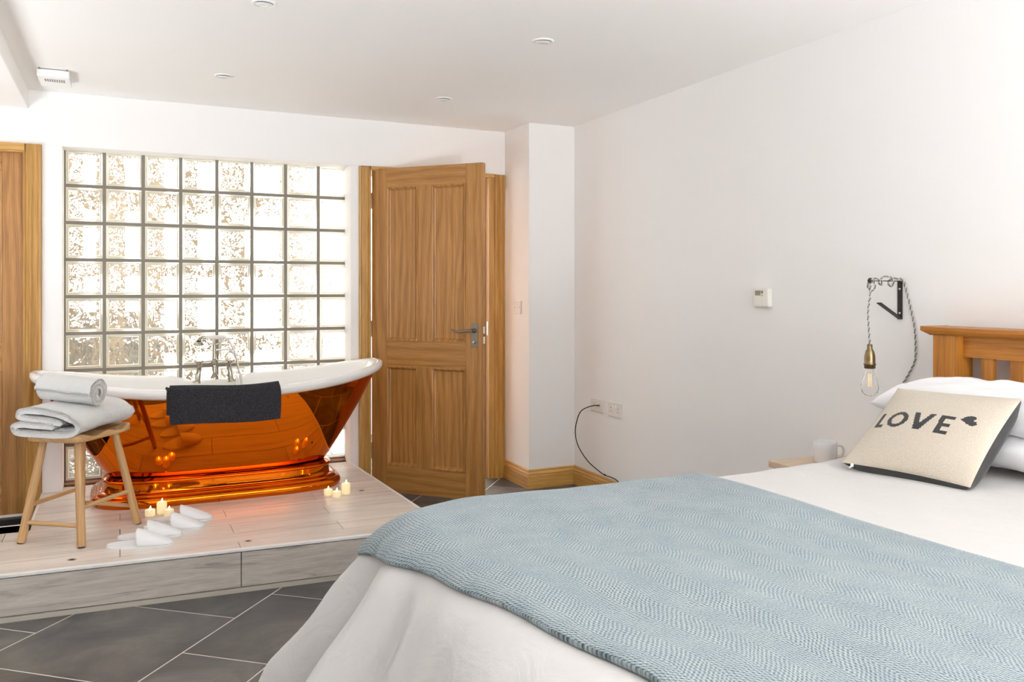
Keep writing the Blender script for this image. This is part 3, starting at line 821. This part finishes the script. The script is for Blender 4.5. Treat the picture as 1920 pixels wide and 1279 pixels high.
def make_slipper(label):
    so, ui, up = slipper_meshes()
    c = thing('slipper', label, 'slipper', (0,0,PZ), 0, 'white towelling slippers on the platform')
    so.build('sole', M['slip'], c, bevel=.002); ui.build('insole', M['slip'], c, bevel=.002)
    up.build('upper', M['slip'], c, solid=.003)
    return c
s0 = make_slipper('')
slp = [(-.050,3.800,-.30,'frontmost white slipper, closest to the platform edge'),
       (-.010,3.905,-.20,'second white slipper from the front, half behind the frontmost one'),
       (.095,4.015,-.34,'third white slipper from the front, overlapping the rearmost slipper'),
       (.135,4.120,-.24,'rearmost white slipper, right of the three candles by the stool')]
for k, (x, y, a, lb) in enumerate(slp):
    c = s0 if k == 0 else copy_tree(s0)
    c.location = (x, y, PZ+.0005); c.rotation_euler = (0,0,a); c['label'] = lb

# ------------------------------------------------------------------ ceiling fittings
def downlight(x, y, label, src=None):
    c = thing('downlight', label, 'downlight', (x, y, CZ), 0, 'recessed downlights')
    MB().lathe([(.047,0),(.046,-.003),(.041,-.006),(.034,-.005),(.030,.002)], 36, cap=False).build('bezel', M['white_pl'], c)
    MB().lathe([(.034,-.0045),(.030,-.007),(.020,-.012),(.019,-.010)], 32, cap=False, M=Rx(.12)).build('gimbal', M['white_pl'], c)
    MB().lathe([(0,-.0085),(.0195,-.0085)], 24, cap=False).build('lamp_face', M['lamp'], c)
    return c
dl = downlight(.472, 3.10, 'white downlight at the top edge of the photo, left of centre')
for x, y, lb in ((.458,4.238,'white downlight above the glass blocks, right of the ceiling vent box'),
                 (1.602,3.072,'white downlight in the middle of the ceiling, nearest the bed'),
                 (1.597,4.234,'white downlight in the ceiling above the open door')):
    c = copy_tree(dl); c.location = (x, y, CZ); c['label'] = lb
vt = thing('ceiling_vent', 'small white vent box on the ceiling in the left corner', 'vent', (-.285, 4.55, CZ))
MB().box((-.068,-.10,-.038),(.068,.12,-.004)).build('casing', M['white_pl'], vt, bevel=.004)
g_ = MB()
for k in range(9):
    x = -.040+k*.0098
    for q in range(2): g_.box((x, -.045+q*.03, -.0388), (x+.006, -.022+q*.03, -.0375))
g_.build('grille', M['nickel'], vt)
g_ = MB()
for x in (-.058, .058): MB().lathe([(.0045,-.0045),(.003,-.003),(.003,0)], 8, M=T(x, -.103, 0)).build('fixing_screw', M['nickel'], vt)

# ------------------------------------------------------------------ switches, sockets, thermostat
sw = thing('light_switch', 'white single light switch on the return wall beside the open door', 'light switch', (2.305, 4.757, 1.128))
MB().box((-.009,-.043,-.043),(0,.043,.043)).build('plate', M['cream_pl'], sw, bevel=.003)
MB().box((-.013,-.008,-.011),(-.009,.008,.011)).build('rocker', M['white_pl'], sw, bevel=.002)
g_ = MB()
for y in (-.03,.03): MB().lathe([(.003,0),(.003,.001)], 10, M=T(-.0092, y, 0)@Ry(-PI/2)).build('screw', M['nickel'], sw)
s1 = thing('aerial_socket', 'white wall plate with a black cable plugged in, right wall', 'socket', (XR, 4.318, .537))
MB().box((-.008,-.073,-.040),(0,.073,.040)).build('plate', M['cream_pl'], s1, bevel=.003)
MB().box((-.0115,.005,-.024),(-.008,.055,.024)).build('blank_module', M['cream_pl'], s1, bevel=.001)
MB().lathe([(.006,0),(.006,.012)], 14, M=T(-.008,-.03,.003)@Ry(-PI/2)).build('connector', M['nickel'], s1)
s2 = thing('double_socket', 'white double power socket on the right wall above the throw', 'socket', (XR, 4.12, .536))
MB().box((-.009,-.073,-.043),(0,.073,.043)).build('plate', M['cream_pl'], s2, bevel=.003)
g_ = MB()
for s_ in (-1, 1):
    g_ = MB(); y = s_*.038; g_.box((-.0095,y-.002,.004),(-.0088,y+.002,.014)); g_.box((-.0095,y-.012,-.014),(-.0088,y-.006,-.010)); g_.box((-.0095,y+.006,-.014),(-.0088,y+.012,-.010))
    g_.build('pin_holes', M['dark'], s2)
for s_ in (-1, 1): MB().box((-.012,s_*.012-.007,.008),(-.009,s_*.012+.007,.026)).build('rocker', M['white_pl'], s2, bevel=.001)
cb = MB(); cb.tube(spline([(XR-.018,4.288,.54),(XR-.055,4.30,.538),(XR-.09,4.36,.505),(XR-.10,4.40,.44),(XR-.10,4.42,.36),(XR-.09,4.40,.28),(XR-.06,4.34,.20),(XR-.035,4.26,.155),(XR-.02,4.20,.135),(XR-.016,4.14,.135),(XR-.018,4.06,.125),(XR-.03,3.9,.06),(XR-.04,3.7,.006)]), .0032, 10)
cbo = tag(cb.build('aerial_cable', M['rubber']), 'thin black cable looping from wall plate down to skirting', 'cable')
MB().lathe([(.0055,-.006),(.0055,.006)], 10, M=T(XR-.02,4.21,.137)@Rx(PI/2)).build('cable_clip', M['rubber'], cbo)
tmst = thing('thermostat', 'small white thermostat with grey-green display on the right wall', 'thermostat', (XR, 2.875, 1.206))
MB().box((-.028,-.048,-.044),(0,.050,.044)).build('casing', M['cream_pl'], tmst, bevel=.008, seg=3)
MB().box((-.0288,-.000,.010),(-.0275,.034,.032)).build('display', M['lcd'], tmst)
g_ = MB(); g_.lathe([(.0055,0),(.0065,.002),(.0035,.003)], 14, M=T(-.028,-.012,.025)@Ry(-PI/2)); g_.lathe([(.003,0),(.003,.001)], 10, M=T(-.028,-.012,.010)@Ry(-PI/2))
g_.build('button', M['nickel'], tmst)
MB().box((-.0290,-.022,-.034),(-.0275,.036,.004)).build('flap', M['cream_pl'], tmst, bevel=.001)

# ------------------------------------------------------------------ pendant lamp on bracket
br = thing('wall_bracket', 'black metal bracket fixed to the wall, holding up the lamp cord', 'bracket', (XR, 2.161, 1.2))
MB().box((-.004,-.0105,-.068),(0,.0105,.074)).build('back_plate', M['black'], br, bevel=.001)
MB().box((-.150,-.0035,.073),(-.002,.0035,.0765)).build('arm', M['black'], br, bevel=.0008)
MB().lathe([(0,-.011),(.007,-.008),(.0105,0),(.007,.008),(0,.011)], 16, M=T(-.156,0,.0755)).build('arm_knob', M['black'], br)
d_ = Vector((-.108,0,.058)); b = MB().box((0,-.0105,-.002),(d_.length,.0105,.002)).build('brace', M['black'], br, bevel=.0008)
b.location = (-.004,0,-.064); b.rotation_euler = (0, -math.atan2(.058, -.108)+PI*0, 0)
b.rotation_euler = d_.to_track_quat('X', 'Z').to_euler()
for z in (.045, -.045): MB().lathe([(.0045,0),(.004,.002),(0,.003)], 12, M=T(-.004,0,z)@Ry(-PI/2)).build('screw', M['steel'], br)
pdn = thing('pendant_lamp', 'bare clear bulb in brass holder hanging by twisted grey cord', 'lamp', (XR-.156-.003, 2.161, .96))
MB().lathe([(.006,.084),(.009,.083),(.0095,.068),(.010,.066),(.015,.058),(.0185,.044),(.0195,.028),(.0195,.015),(.0215,.013),(.0215,.009),(.0195,.007),(.0195,-.004),(.017,-.005)], 32).build('lamp_holder', M['brass'], pdn)
blb = MB().lathe([(.013,.0),(.0135,-.008),(.019,-.028),(.026,-.048),(.0305,-.066),(.031,-.078),(.027,-.092),(.018,-.102),(.008,-.106),(0,-.107)], 32, cap=False).build('bulb', M['clear'], pdn)
MB().lathe([(.006,0),(.005,-.02),(.0035,-.026)], 12).build('bulb_stem', M['clear'], blb)
fm = MB()
for k in range(4):
    a = k*PI/2+.4; fm.tube([(.006*math.cos(a),.006*math.sin(a),-.024),(.007*math.cos(a),.007*math.sin(a),-.072)], .0018, 8)
fm.build('filament', M['filament'], blb)
M['cord1'] = mat('grey_braid', (.16,.145,.13), .8); M['cord2'] = mat('pale_braid', (.52,.48,.44), .8)
# twisted cord: two strands around a path
zc = 1.275
path = [(XR-.159,2.161,1.044),(XR-.160,2.164,1.10),(XR-.162,2.166,1.16),(XR-.158,2.160,1.22),(XR-.158,2.158,1.262),(XR-.154,2.150,1.283),(XR-.146,2.150,1.262),(XR-.143,2.152,1.246),(XR-.150,2.162,1.240),(XR-.158,2.170,1.252),(XR-.157,2.168,1.272),(XR-.142,2.156,1.283),(XR-.122,2.146,1.278),(XR-.105,2.152,1.262),(XR-.100,2.172,1.266),(XR-.092,2.170,1.284),(XR-.076,2.152,1.292),(XR-.056,2.146,1.278),(XR-.050,2.154,1.256),(XR-.048,2.174,1.262),(XR-.040,2.174,1.280),(XR-.022,2.158,1.284),(XR-.010,2.140,1.276),(XR-.007,2.130,1.24),(XR-.007,2.112,1.18),(XR-.007,2.094,1.10),(XR-.007,2.090,1.03),(XR-.007,2.094,.98),(XR-.008,2.120,.93),(XR-.009,2.150,.88),(XR-.01,2.16,.84),(XR-.012,2.17,.74),(XR-.012,2.18,.62)]
P = spline(path, 12)
# resample evenly
Q = [P[0]]; acc = 0
for p in P[1:]:
    while (p-Q[-1]).length > .0018: Q.append(Q[-1] + (p-Q[-1]).normalized()*.0018)
for s_, mm in ((0, M['cord1']), (PI, M['cord2'])):
    pts_ = []; u = Vector((0,1,0))
    for i, p in enumerate(Q):
        t_ = (Q[min(i+1,len(Q)-1)]-Q[max(i-1,0)]).normalized(); u = (u - t_*u.dot(t_)).normalized(); w_ = t_.cross(u)
        a = i*.0018*2*PI/.022 + s_; pts_.append(p + (u*math.cos(a)+w_*math.sin(a))*.0020)
    o = MB().tube(pts_, .0021, 7).build('cord_strand', mm)
    o.parent = pdn; o.location = (-(XR-.159), -2.161, -.96)

# ------------------------------------------------------------------ bed
bed = thing('bed', 'double bed with waxed pine slatted headboard against right wall', 'bed', (0,0,0))
hx0, hx1, hy0, hy1 = 2.50, 2.58, .43, 1.925
for y in (hy1-.09, hy0): MB().box((hx0,y,0),(hx1,y+.09,1.09)).build('headboard_post', M['hbZ'], bed, bevel=.002)
MB().box((hx0+.03,hy0+.09,1.019),(hx1-.02,hy1-.09,1.09)).build('headboard_rail', M['hbY'], bed, bevel=.001)
MB().box((hx0+.03,hy0+.09,.42),(hx1-.02,hy1-.09,.52)).build('lower_rail', M['hbY'], bed, bevel=.001)
c = MB(); pr = [(hx0-.028,1.117),(hx0-.028,1.106),(hx0-.018,1.096),(hx0-.006,1.090),(hx1+.01,1.090),(hx1+.03,1.098),(hx1+.03,1.117)]
k = len(pr); y0_, y1_ = hy0-.025, hy1+.025
c.add([(a, y0_+(.02 if z < 1.1 else 0), z) for a, z in pr]+[(a, y1_-(.02 if z < 1.1 else 0), z) for a, z in pr], [(i,(i+1)%k,k+(i+1)%k,k+i) for i in range(k)]+[tuple(range(k)), tuple(range(2*k-1,k-1,-1))])
c.build('headboard_cap', M['hbY'], bed, bevel=.002)
y = 1.735
while y > hy0+.12:
    MB().box((hx0+.036,y,.52),(hx1-.026,y+.040,1.019)).build('slat', M['hbZ'], bed, bevel=.001); y -= .0955
MB().box((.66,.60,.22),(2.5,1.80,.50)).build('bed_frame', M['hbY'], bed, bevel=.004)
for x, y in ((.70,.66),(.70,1.68)): MB().box((x,y,0),(x+.07,y+.07,.22)).build('leg', M['hbZ'], bed, bevel=.003)
MB().box((.66,.60,.50),(2.49,1.80,.655)).build('mattress', M['duvet'], bed, bevel=.03, seg=4)

# duvet surface -----------------------------------------------------
X0, Y0, Y1 = .80, .62, 1.72
PLT, RR, PHI = .17, .16, math.radians(60)
def duv(a, b, folds=1.0, x0=X0):
    dx = max(0, x0-a); dy = b-Y1 if b > Y1 else (b-Y0 if b < Y0 else 0)
    d = math.hypot(dx, dy); cx = max(a, x0); cy = min(max(b, Y0), Y1)
    if d < 1e-9: nx = ny = 0
    else: nx, ny = -dx/d, dy/d
    arc = RR*PHI
    h_ = min(d, PLT); v_ = 0; e = d-PLT
    if e > 0:
        q = min(e, arc); h_ += RR*math.sin(q/RR); v_ += RR*(1-math.cos(q/RR))
        e -= arc
        if e > 0: h_ += e*math.cos(PHI); v_ += e*math.sin(PHI)
        else: e = 0
    # perimeter coordinate
    if dx > 0 and abs(dy) < 1e-9: per = cy
    elif dx > 0: per = Y1 + .30*math.atan2(abs(dy), dx) if dy > 0 else Y0 - .30*math.atan2(abs(dy), dx)
    else: per = (Y1+.471) + (cx-x0) if dy > 0 else Y0-.471-(cx-x0)
    drop = min(1, max(0, d-PLT-.02)/.45)
    w_ = folds*drop*(.024*math.sin(per*11+.6+2*d)+.012*math.sin(per*27+2-3*d)+.018*noise.noise(Vector((per*7, d*2.5, 3)))+.010*noise.noise(Vector((per*19+d*5, d*4, 8))))
    # a deep pleat just round the far foot corner
    w_ += folds*drop*(.060*math.exp(-((per-(Y1+.16))/.05)**2) - .060*math.exp(-((per-(Y1+.055))/.035)**2) + .045*math.exp(-((per-(Y1-.05))/.045)**2) - .03*math.exp(-((per-(Y1-.16))/.05)**2))
    w_ += folds*drop**1.5*.05*(math.exp(-((per-(Y1+.17))/.05)**2) - math.exp(-((per-(Y1+.05))/.04)**2))
    w_ += folds*min(1, drop*2)*.0045*(abs(math.sin(per*23+d*3+2*noise.noise(Vector((per*3, d*4, 5)))))**3*2-1)
    h_ += w_
    z = .700 - v_ + .006*noise.noise(Vector((a*3, b*3, 0)))*(1-drop) + .0035*noise.noise(Vector((a*9, b*4, 2)))*(1-drop)
    z += .022*max(0, min(1, (a-1.9)/.4))
    return Vector((cx+nx*h_, cy+ny*h_, z))
a0, a1, b0, b1 = X0-.17-.173-.27, 2.47, .20, Y1+.17+.173+.20
NA, NB = 150, 140
dv = MB().grid(NA, NB, lambda i, j: duv(a0+(a1-a0)*i/(NA-1), b0+(b1-b0)*j/(NB-1)))
dvo = tag(dv.build('duvet', M['duvet'], solid=.018), 'plain white duvet covering the bed and hanging over its foot', 'duvet')
dvo.modifiers['s'].offset = 1 if False else -1

# throw --------------------------------------------------------------
def nrm(a, b):
    e = .004; p = duv(a, b); u = duv(a+e, b)-p; v = duv(a, b+e)-p; return u.cross(v).normalized()
ta0, ta1, tb0, tb1 = .50, 1.52, .18, Y1+.17+.173+.16
NT1, NT2 = 150, 210
def thr(i, j):
    u = i/(NT1-1); v = j/(NT2-1)
    b = tb0+(tb1-tb0)*v
    left = .655 - .155*max(0, min(1, (b-.95)/.80)) + .003*math.sin(b*21)
    right = 1.555 - .05*max(0, (b-1.0)) + .004*math.sin(b*15)
    a = left + (right-left)*u
    e = min(u, 1-u)*(right-left); off = .020
    if e < .02: off -= .004*(1-e/.02)
    p = duv(a, b, .55); n_ = nrm(a, b)
    if n_.z < 0: n_ = -n_
    fold = .006*noise.noise(Vector((a*2.5, b*2.5, 9)))+.003*noise.noise(Vector((a*8, b*3, 5)))
    return p + n_*(off+max(-.004, fold))
th = MB().grid(NT1, NT2, thr)
tho = th.build('throw', M['wool'])
uvl = tho.data.uv_layers.new(name='UVMap')
for poly_ in tho.data.polygons:
    for li in poly_.loop_indices:
        vi = tho.data.loops[li].vertex_index; i, j = vi % NT1, vi//NT1
        uvl.data[li].uv = (.95*i/(NT1-1), 2.0*j/(NT2-1))
s_ = tho.modifiers.new('s', 'SOLIDIFY'); s_.thickness = .013; s_.offset = -1; s_.use_rim = True
q = tho.modifiers.new('b', 'BEVEL'); q.width = .005; q.segments = 2; q.limit_method = 'ANGLE'
tag(tho, 'pale blue herringbone wool throw spread across the foot of the bed', 'throw')

# pillows --------------------------------------------------------------
def pillow(name, cx, cy, z0, lx, ly, hh, label, seed, rot=(0,0,0)):
    mb = MB(); n = 44
    def fn(i, j, s):
        u = -1+2*i/(n-1); v = -1+2*j/(n-1)
        pin = 1-.10*(1-abs(u)**2)*abs(v)**8*0
        eu = 1-.06*(1-v*v)*abs(u)**3*0 - .05*abs(u*v)**2*0
        x = lx*u*(1-.05*(1-(v*v))*(abs(u)**4)); y = ly*v*(1-.05*(1-u*u)*(abs(v)**4))
        k = max(0, (1-abs(u)**2.8))**.5*max(0, (1-abs(v)**4))**.5
        nz = noise.noise(Vector((u*2+seed, v*2, seed)))*.14 + noise.noise(Vector((u*6+seed, v*5, s)))*.05
        z = hh*k*(1+nz)*(1 if s > 0 else -.75)
        wr = .0035*math.sin(7*u+13*v+3*noise.noise(Vector((u*2,v*2,seed))))*k
        return (x, y, z+wr*s)
    mb.grid(n, n, lambda i, j: fn(i, j, 1)); mb.grid(n, n, lambda i, j: fn(n-1-i, j, -1))
    o = mb.build(name, M['pillow'], weld=True); o.location = (cx, cy, z0); o.rotation_euler = rot
    return tag(o, label, 'pillow', 'white bed pillows')
pillow('pillow', 2.345, 1.55, .775, .150, .335, .052, 'lower white pillow, flat on the bed under another pillow', 1.3, (0,.0,0))
pillow('pillow', 2.372, 1.585, .880, .128, .385, .080, 'upper white pillow stacked in front of the headboard, behind the cushion', 4.1, (0,-.10,0))

# cushion ------------------------------------------------------------
BLc, BRc, TLc, TRc = V(1.964,1.822,.722), V(2.022,1.446,.722), V(2.236,1.846,.930), V(2.268,1.466,.940)
Nc = V(-.5986,-.0902,.7959)
def inpoly(x, y, P_):
    c_ = False; j = len(P_)-1
    for i in range(len(P_)):
        if (P_[i][1] > y) != (P_[j][1] > y) and x < (P_[j][0]-P_[i][0])*(y-P_[i][1])/(P_[j][1]-P_[i][1])+P_[i][0]: c_ = not c_
        j = i
    return c_
LT = [[(.090,.405),(.168,.412),(.168,.448),(.128,.446),(.128,.592),(.090,.590)],
      [(.371,.617),(.413,.621),(.456,.492),(.501,.621),(.544,.623),(.482,.422),(.430,.419)],
      [(.590,.412),(.695,.408),(.695,.445),(.632,.448),(.630,.492),(.682,.494),(.682,.530),(.628,.531),(.626,.580),(.690,.583),(.690,.619),(.586,.617)],
      [(.722,.603),(.765,.655),(.790,.668),(.818,.662),(.826,.635),(.812,.612),(.838,.606),(.850,.585),(.842,.562),(.818,.553),(.785,.563)]]
def dark_uv(u, v):
    if any(inpoly(u, v, P_) for P_ in LT): return True
    x, y = (u-.266)/.082, (v-.513)/.096; x2, y2 = (u-.266)/.046, (v-.513)/.060
    return x*x+y*y < 1 and x2*x2+y2*y2 > 1
def cpt(u, v, s):
    w = (4*u*(1-u))
    uu = u; vv = v
    p = BLc*(1-u)*(1-v)+BRc*u*(1-v)+TLc*(1-u)*v+TRc*u*v
    ctr = (BLc+BRc+TLc+TRc)/4
    # edges bow inward a little
    k = .045*(max(abs(2*u-1), abs(2*v-1))**6)*(1-min(abs(2*u-1), abs(2*v-1))**2)
    p = p + (ctr-p)*k
    if s > 0:
        hgt = .036*(1-abs(2*u-1)**2.4)**.6*(1-abs(2*v-1)**2.4)**.6
        hgt += .003*noise.noise(Vector((u*3, v*3, 1)))*min(1, 20*min(u,1-u,v,1-v))
        return p + Nc*hgt
    hgt = .062*(1-abs(2*u-1)**5)**.6*(1-abs(2*v-1)**4)**.6
    out_ = ((BRc-BLc)*(u-.5)+(TLc-BLc)*(v-.5))*.13*min(1, hgt/.045)
    return p - Nc*hgt + out_
NCU, NCV = 121, 111
cu = thing('cushion', 'cream knitted cushion with the word LOVE and a heart, leaning on pillows', 'cushion', (0,0,0))
fc = MB().grid(NCU, NCV, lambda i, j: cpt(i/(NCU-1), j/(NCV-1), 1), mf=lambda i, j: 1 if dark_uv((i+.5)/(NCU-1), (j+.5)/(NCV-1)) else 0)
fc.build('front_panel', [M['knit'], M['knitd']], cu)
fc = MB().grid(61, 61, lambda i, j: cpt(1-i/60, j/60, -1)); fo = fc.build('back_panel', M['knitd'], cu); fo['label'] = 'charcoal back of the cushion'
zz = MB(); pz_ = cpt(.09, .0, 1)+V(-.004,-.001,-.003); zz.lathe([(.0,-.006),(.004,-.004),(.005,0),(.004,.004),(0,.006)], 10, M=T(*pz_)); zz.tube([pz_, pz_+V(-.006,0,-.004), pz_+V(-.012,-.002,-.005)], [.0025,.002,.003], 8)
zz.build('zip_pull', M['pillow'], cu)

# ------------------------------------------------------------------ bedside table, mug
bt_ = thing('bedside_table', 'pale wood bedside table beyond the far side of the bed', 'table', (2.275, 2.23, 0))
MB().box((0,0,.553),(.34,.24,.578)).build('table_top', M['pale_wood'], bt_, bevel=.002)
for x, y in ((.02,.02),(.29,.02),(.02,.19),(.29,.19)): MB().box((x,y,0),(x+.03,y+.03,.553)).build('leg', M['pale_wood'], bt_, bevel=.002)
MB().box((.05,.03,.45),(.30,.21,.553)).build('drawer_box', M['pale_wood'], bt_, bevel=.002)
mg = thing('mug', 'white ceramic mug standing on the bedside table', 'mug', (2.438, 2.34, .5785))
MB().lathe([(.030,0),(.038,.003),(.0425,.012),(.044,.06),(.044,.082),(.0425,.0835),(.0405,.082),(.0405,.02),(.03,.008),(0,.006)], 36).build('cup', M['ceramic'], mg)
MB().tube(spline([(.040,-.012,.066),(.060,-.024,.066),(.066,-.028,.048),(.060,-.024,.028),(.040,-.014,.022)]), .005, 12).build('handle', M['ceramic'], mg)

# ------------------------------------------------------------------ light
wd = bpy.data.worlds.new('world'); sc.world = wd; wd.use_nodes = True
nt = wd.node_tree; bg = nt.nodes['Background']
tc = nt.nodes.new('ShaderNodeTexCoord'); sp = nt.nodes.new('ShaderNodeSeparateXYZ'); nt.links.new(tc.outputs['Generated'], sp.inputs[0])
cr_ = nt.nodes.new('ShaderNodeValToRGB'); e = cr_.color_ramp.elements
e[0].position = .46; e[0].color = (.9,.89,.87,1); e[1].position = .56; e[1].color = (1,.995,.985,1)
mr = nt.nodes.new('ShaderNodeMapRange'); mr.inputs[1].default_value = -1; mr.inputs[2].default_value = 1
nt.links.new(sp.outputs['Z'], mr.inputs[0]); nt.links.new(mr.outputs[0], cr_.inputs[0]); nt.links.new(cr_.outputs[0], bg.inputs['Color'])
bg.inputs['Strength'].default_value = 6.5
def portal(name, loc, rot, sx, sy):
    l = bpy.data.lights.new(name, 'AREA'); l.shape = 'RECTANGLE'; l.size = sx; l.size_y = sy; l.cycles.is_portal = True
    o = bpy.data.objects.new(name, l); COL.objects.link(o); o.location = loc; o.rotation_euler = rot; return o
# area light -Z is the emitting direction
portal('portal_glass', (.512, YG+.05, 1.09), (-PI/2, 0, 0), 1.6, 1.86)
hl = bpy.data.lights.new('hallway_fill', 'AREA'); hl.shape = 'DISK'; hl.size = .35; hl.energy = 34; hl.color = (.97,.98,1)  # added unseen light to brighten the space behind the door
ho = bpy.data.objects.new('hallway_fill', hl); COL.objects.link(ho); ho.location = (2.2, 6.1, 2.29)
def fill_uplight(name, loc, sx, sy, power, col=(.93,.965,1)):  # area light aimed at the ceiling for bounced fill
    l = bpy.data.lights.new(name, 'AREA'); l.shape = 'RECTANGLE'; l.size = sx; l.size_y = sy; l.energy = power; l.color = col
    o = bpy.data.objects.new(name, l); COL.objects.link(o); o.location = loc; o.rotation_euler = (PI, 0, 0); return o
fill_uplight('fill_up_corner', (1.45, -1.75, .5), 1.8, 1.0, 190)  # unseen fill light added behind the camera
fill_uplight('fill_up_left', (-2.1, 3.2, .5), 1.2, 2.0, 50)  # unseen fill light added out of view on the left

cy = sc.cycles
cy.max_bounces = 12; cy.diffuse_bounces = 8; cy.glossy_bounces = 5; cy.transmission_bounces = 8; cy.transparent_max_bounces = 12
cy.sample_clamp_indirect = 4; cy.use_denoising = True
try: cy.denoiser = 'OPENIMAGEDENOISE'
except Exception: pass
sc.view_settings.view_transform = 'Standard'; sc.view_settings.look = 'None'; sc.view_settings.gamma = 1; sc.view_settings.use_curve_mapping = False
sc.view_settings.exposure = .82
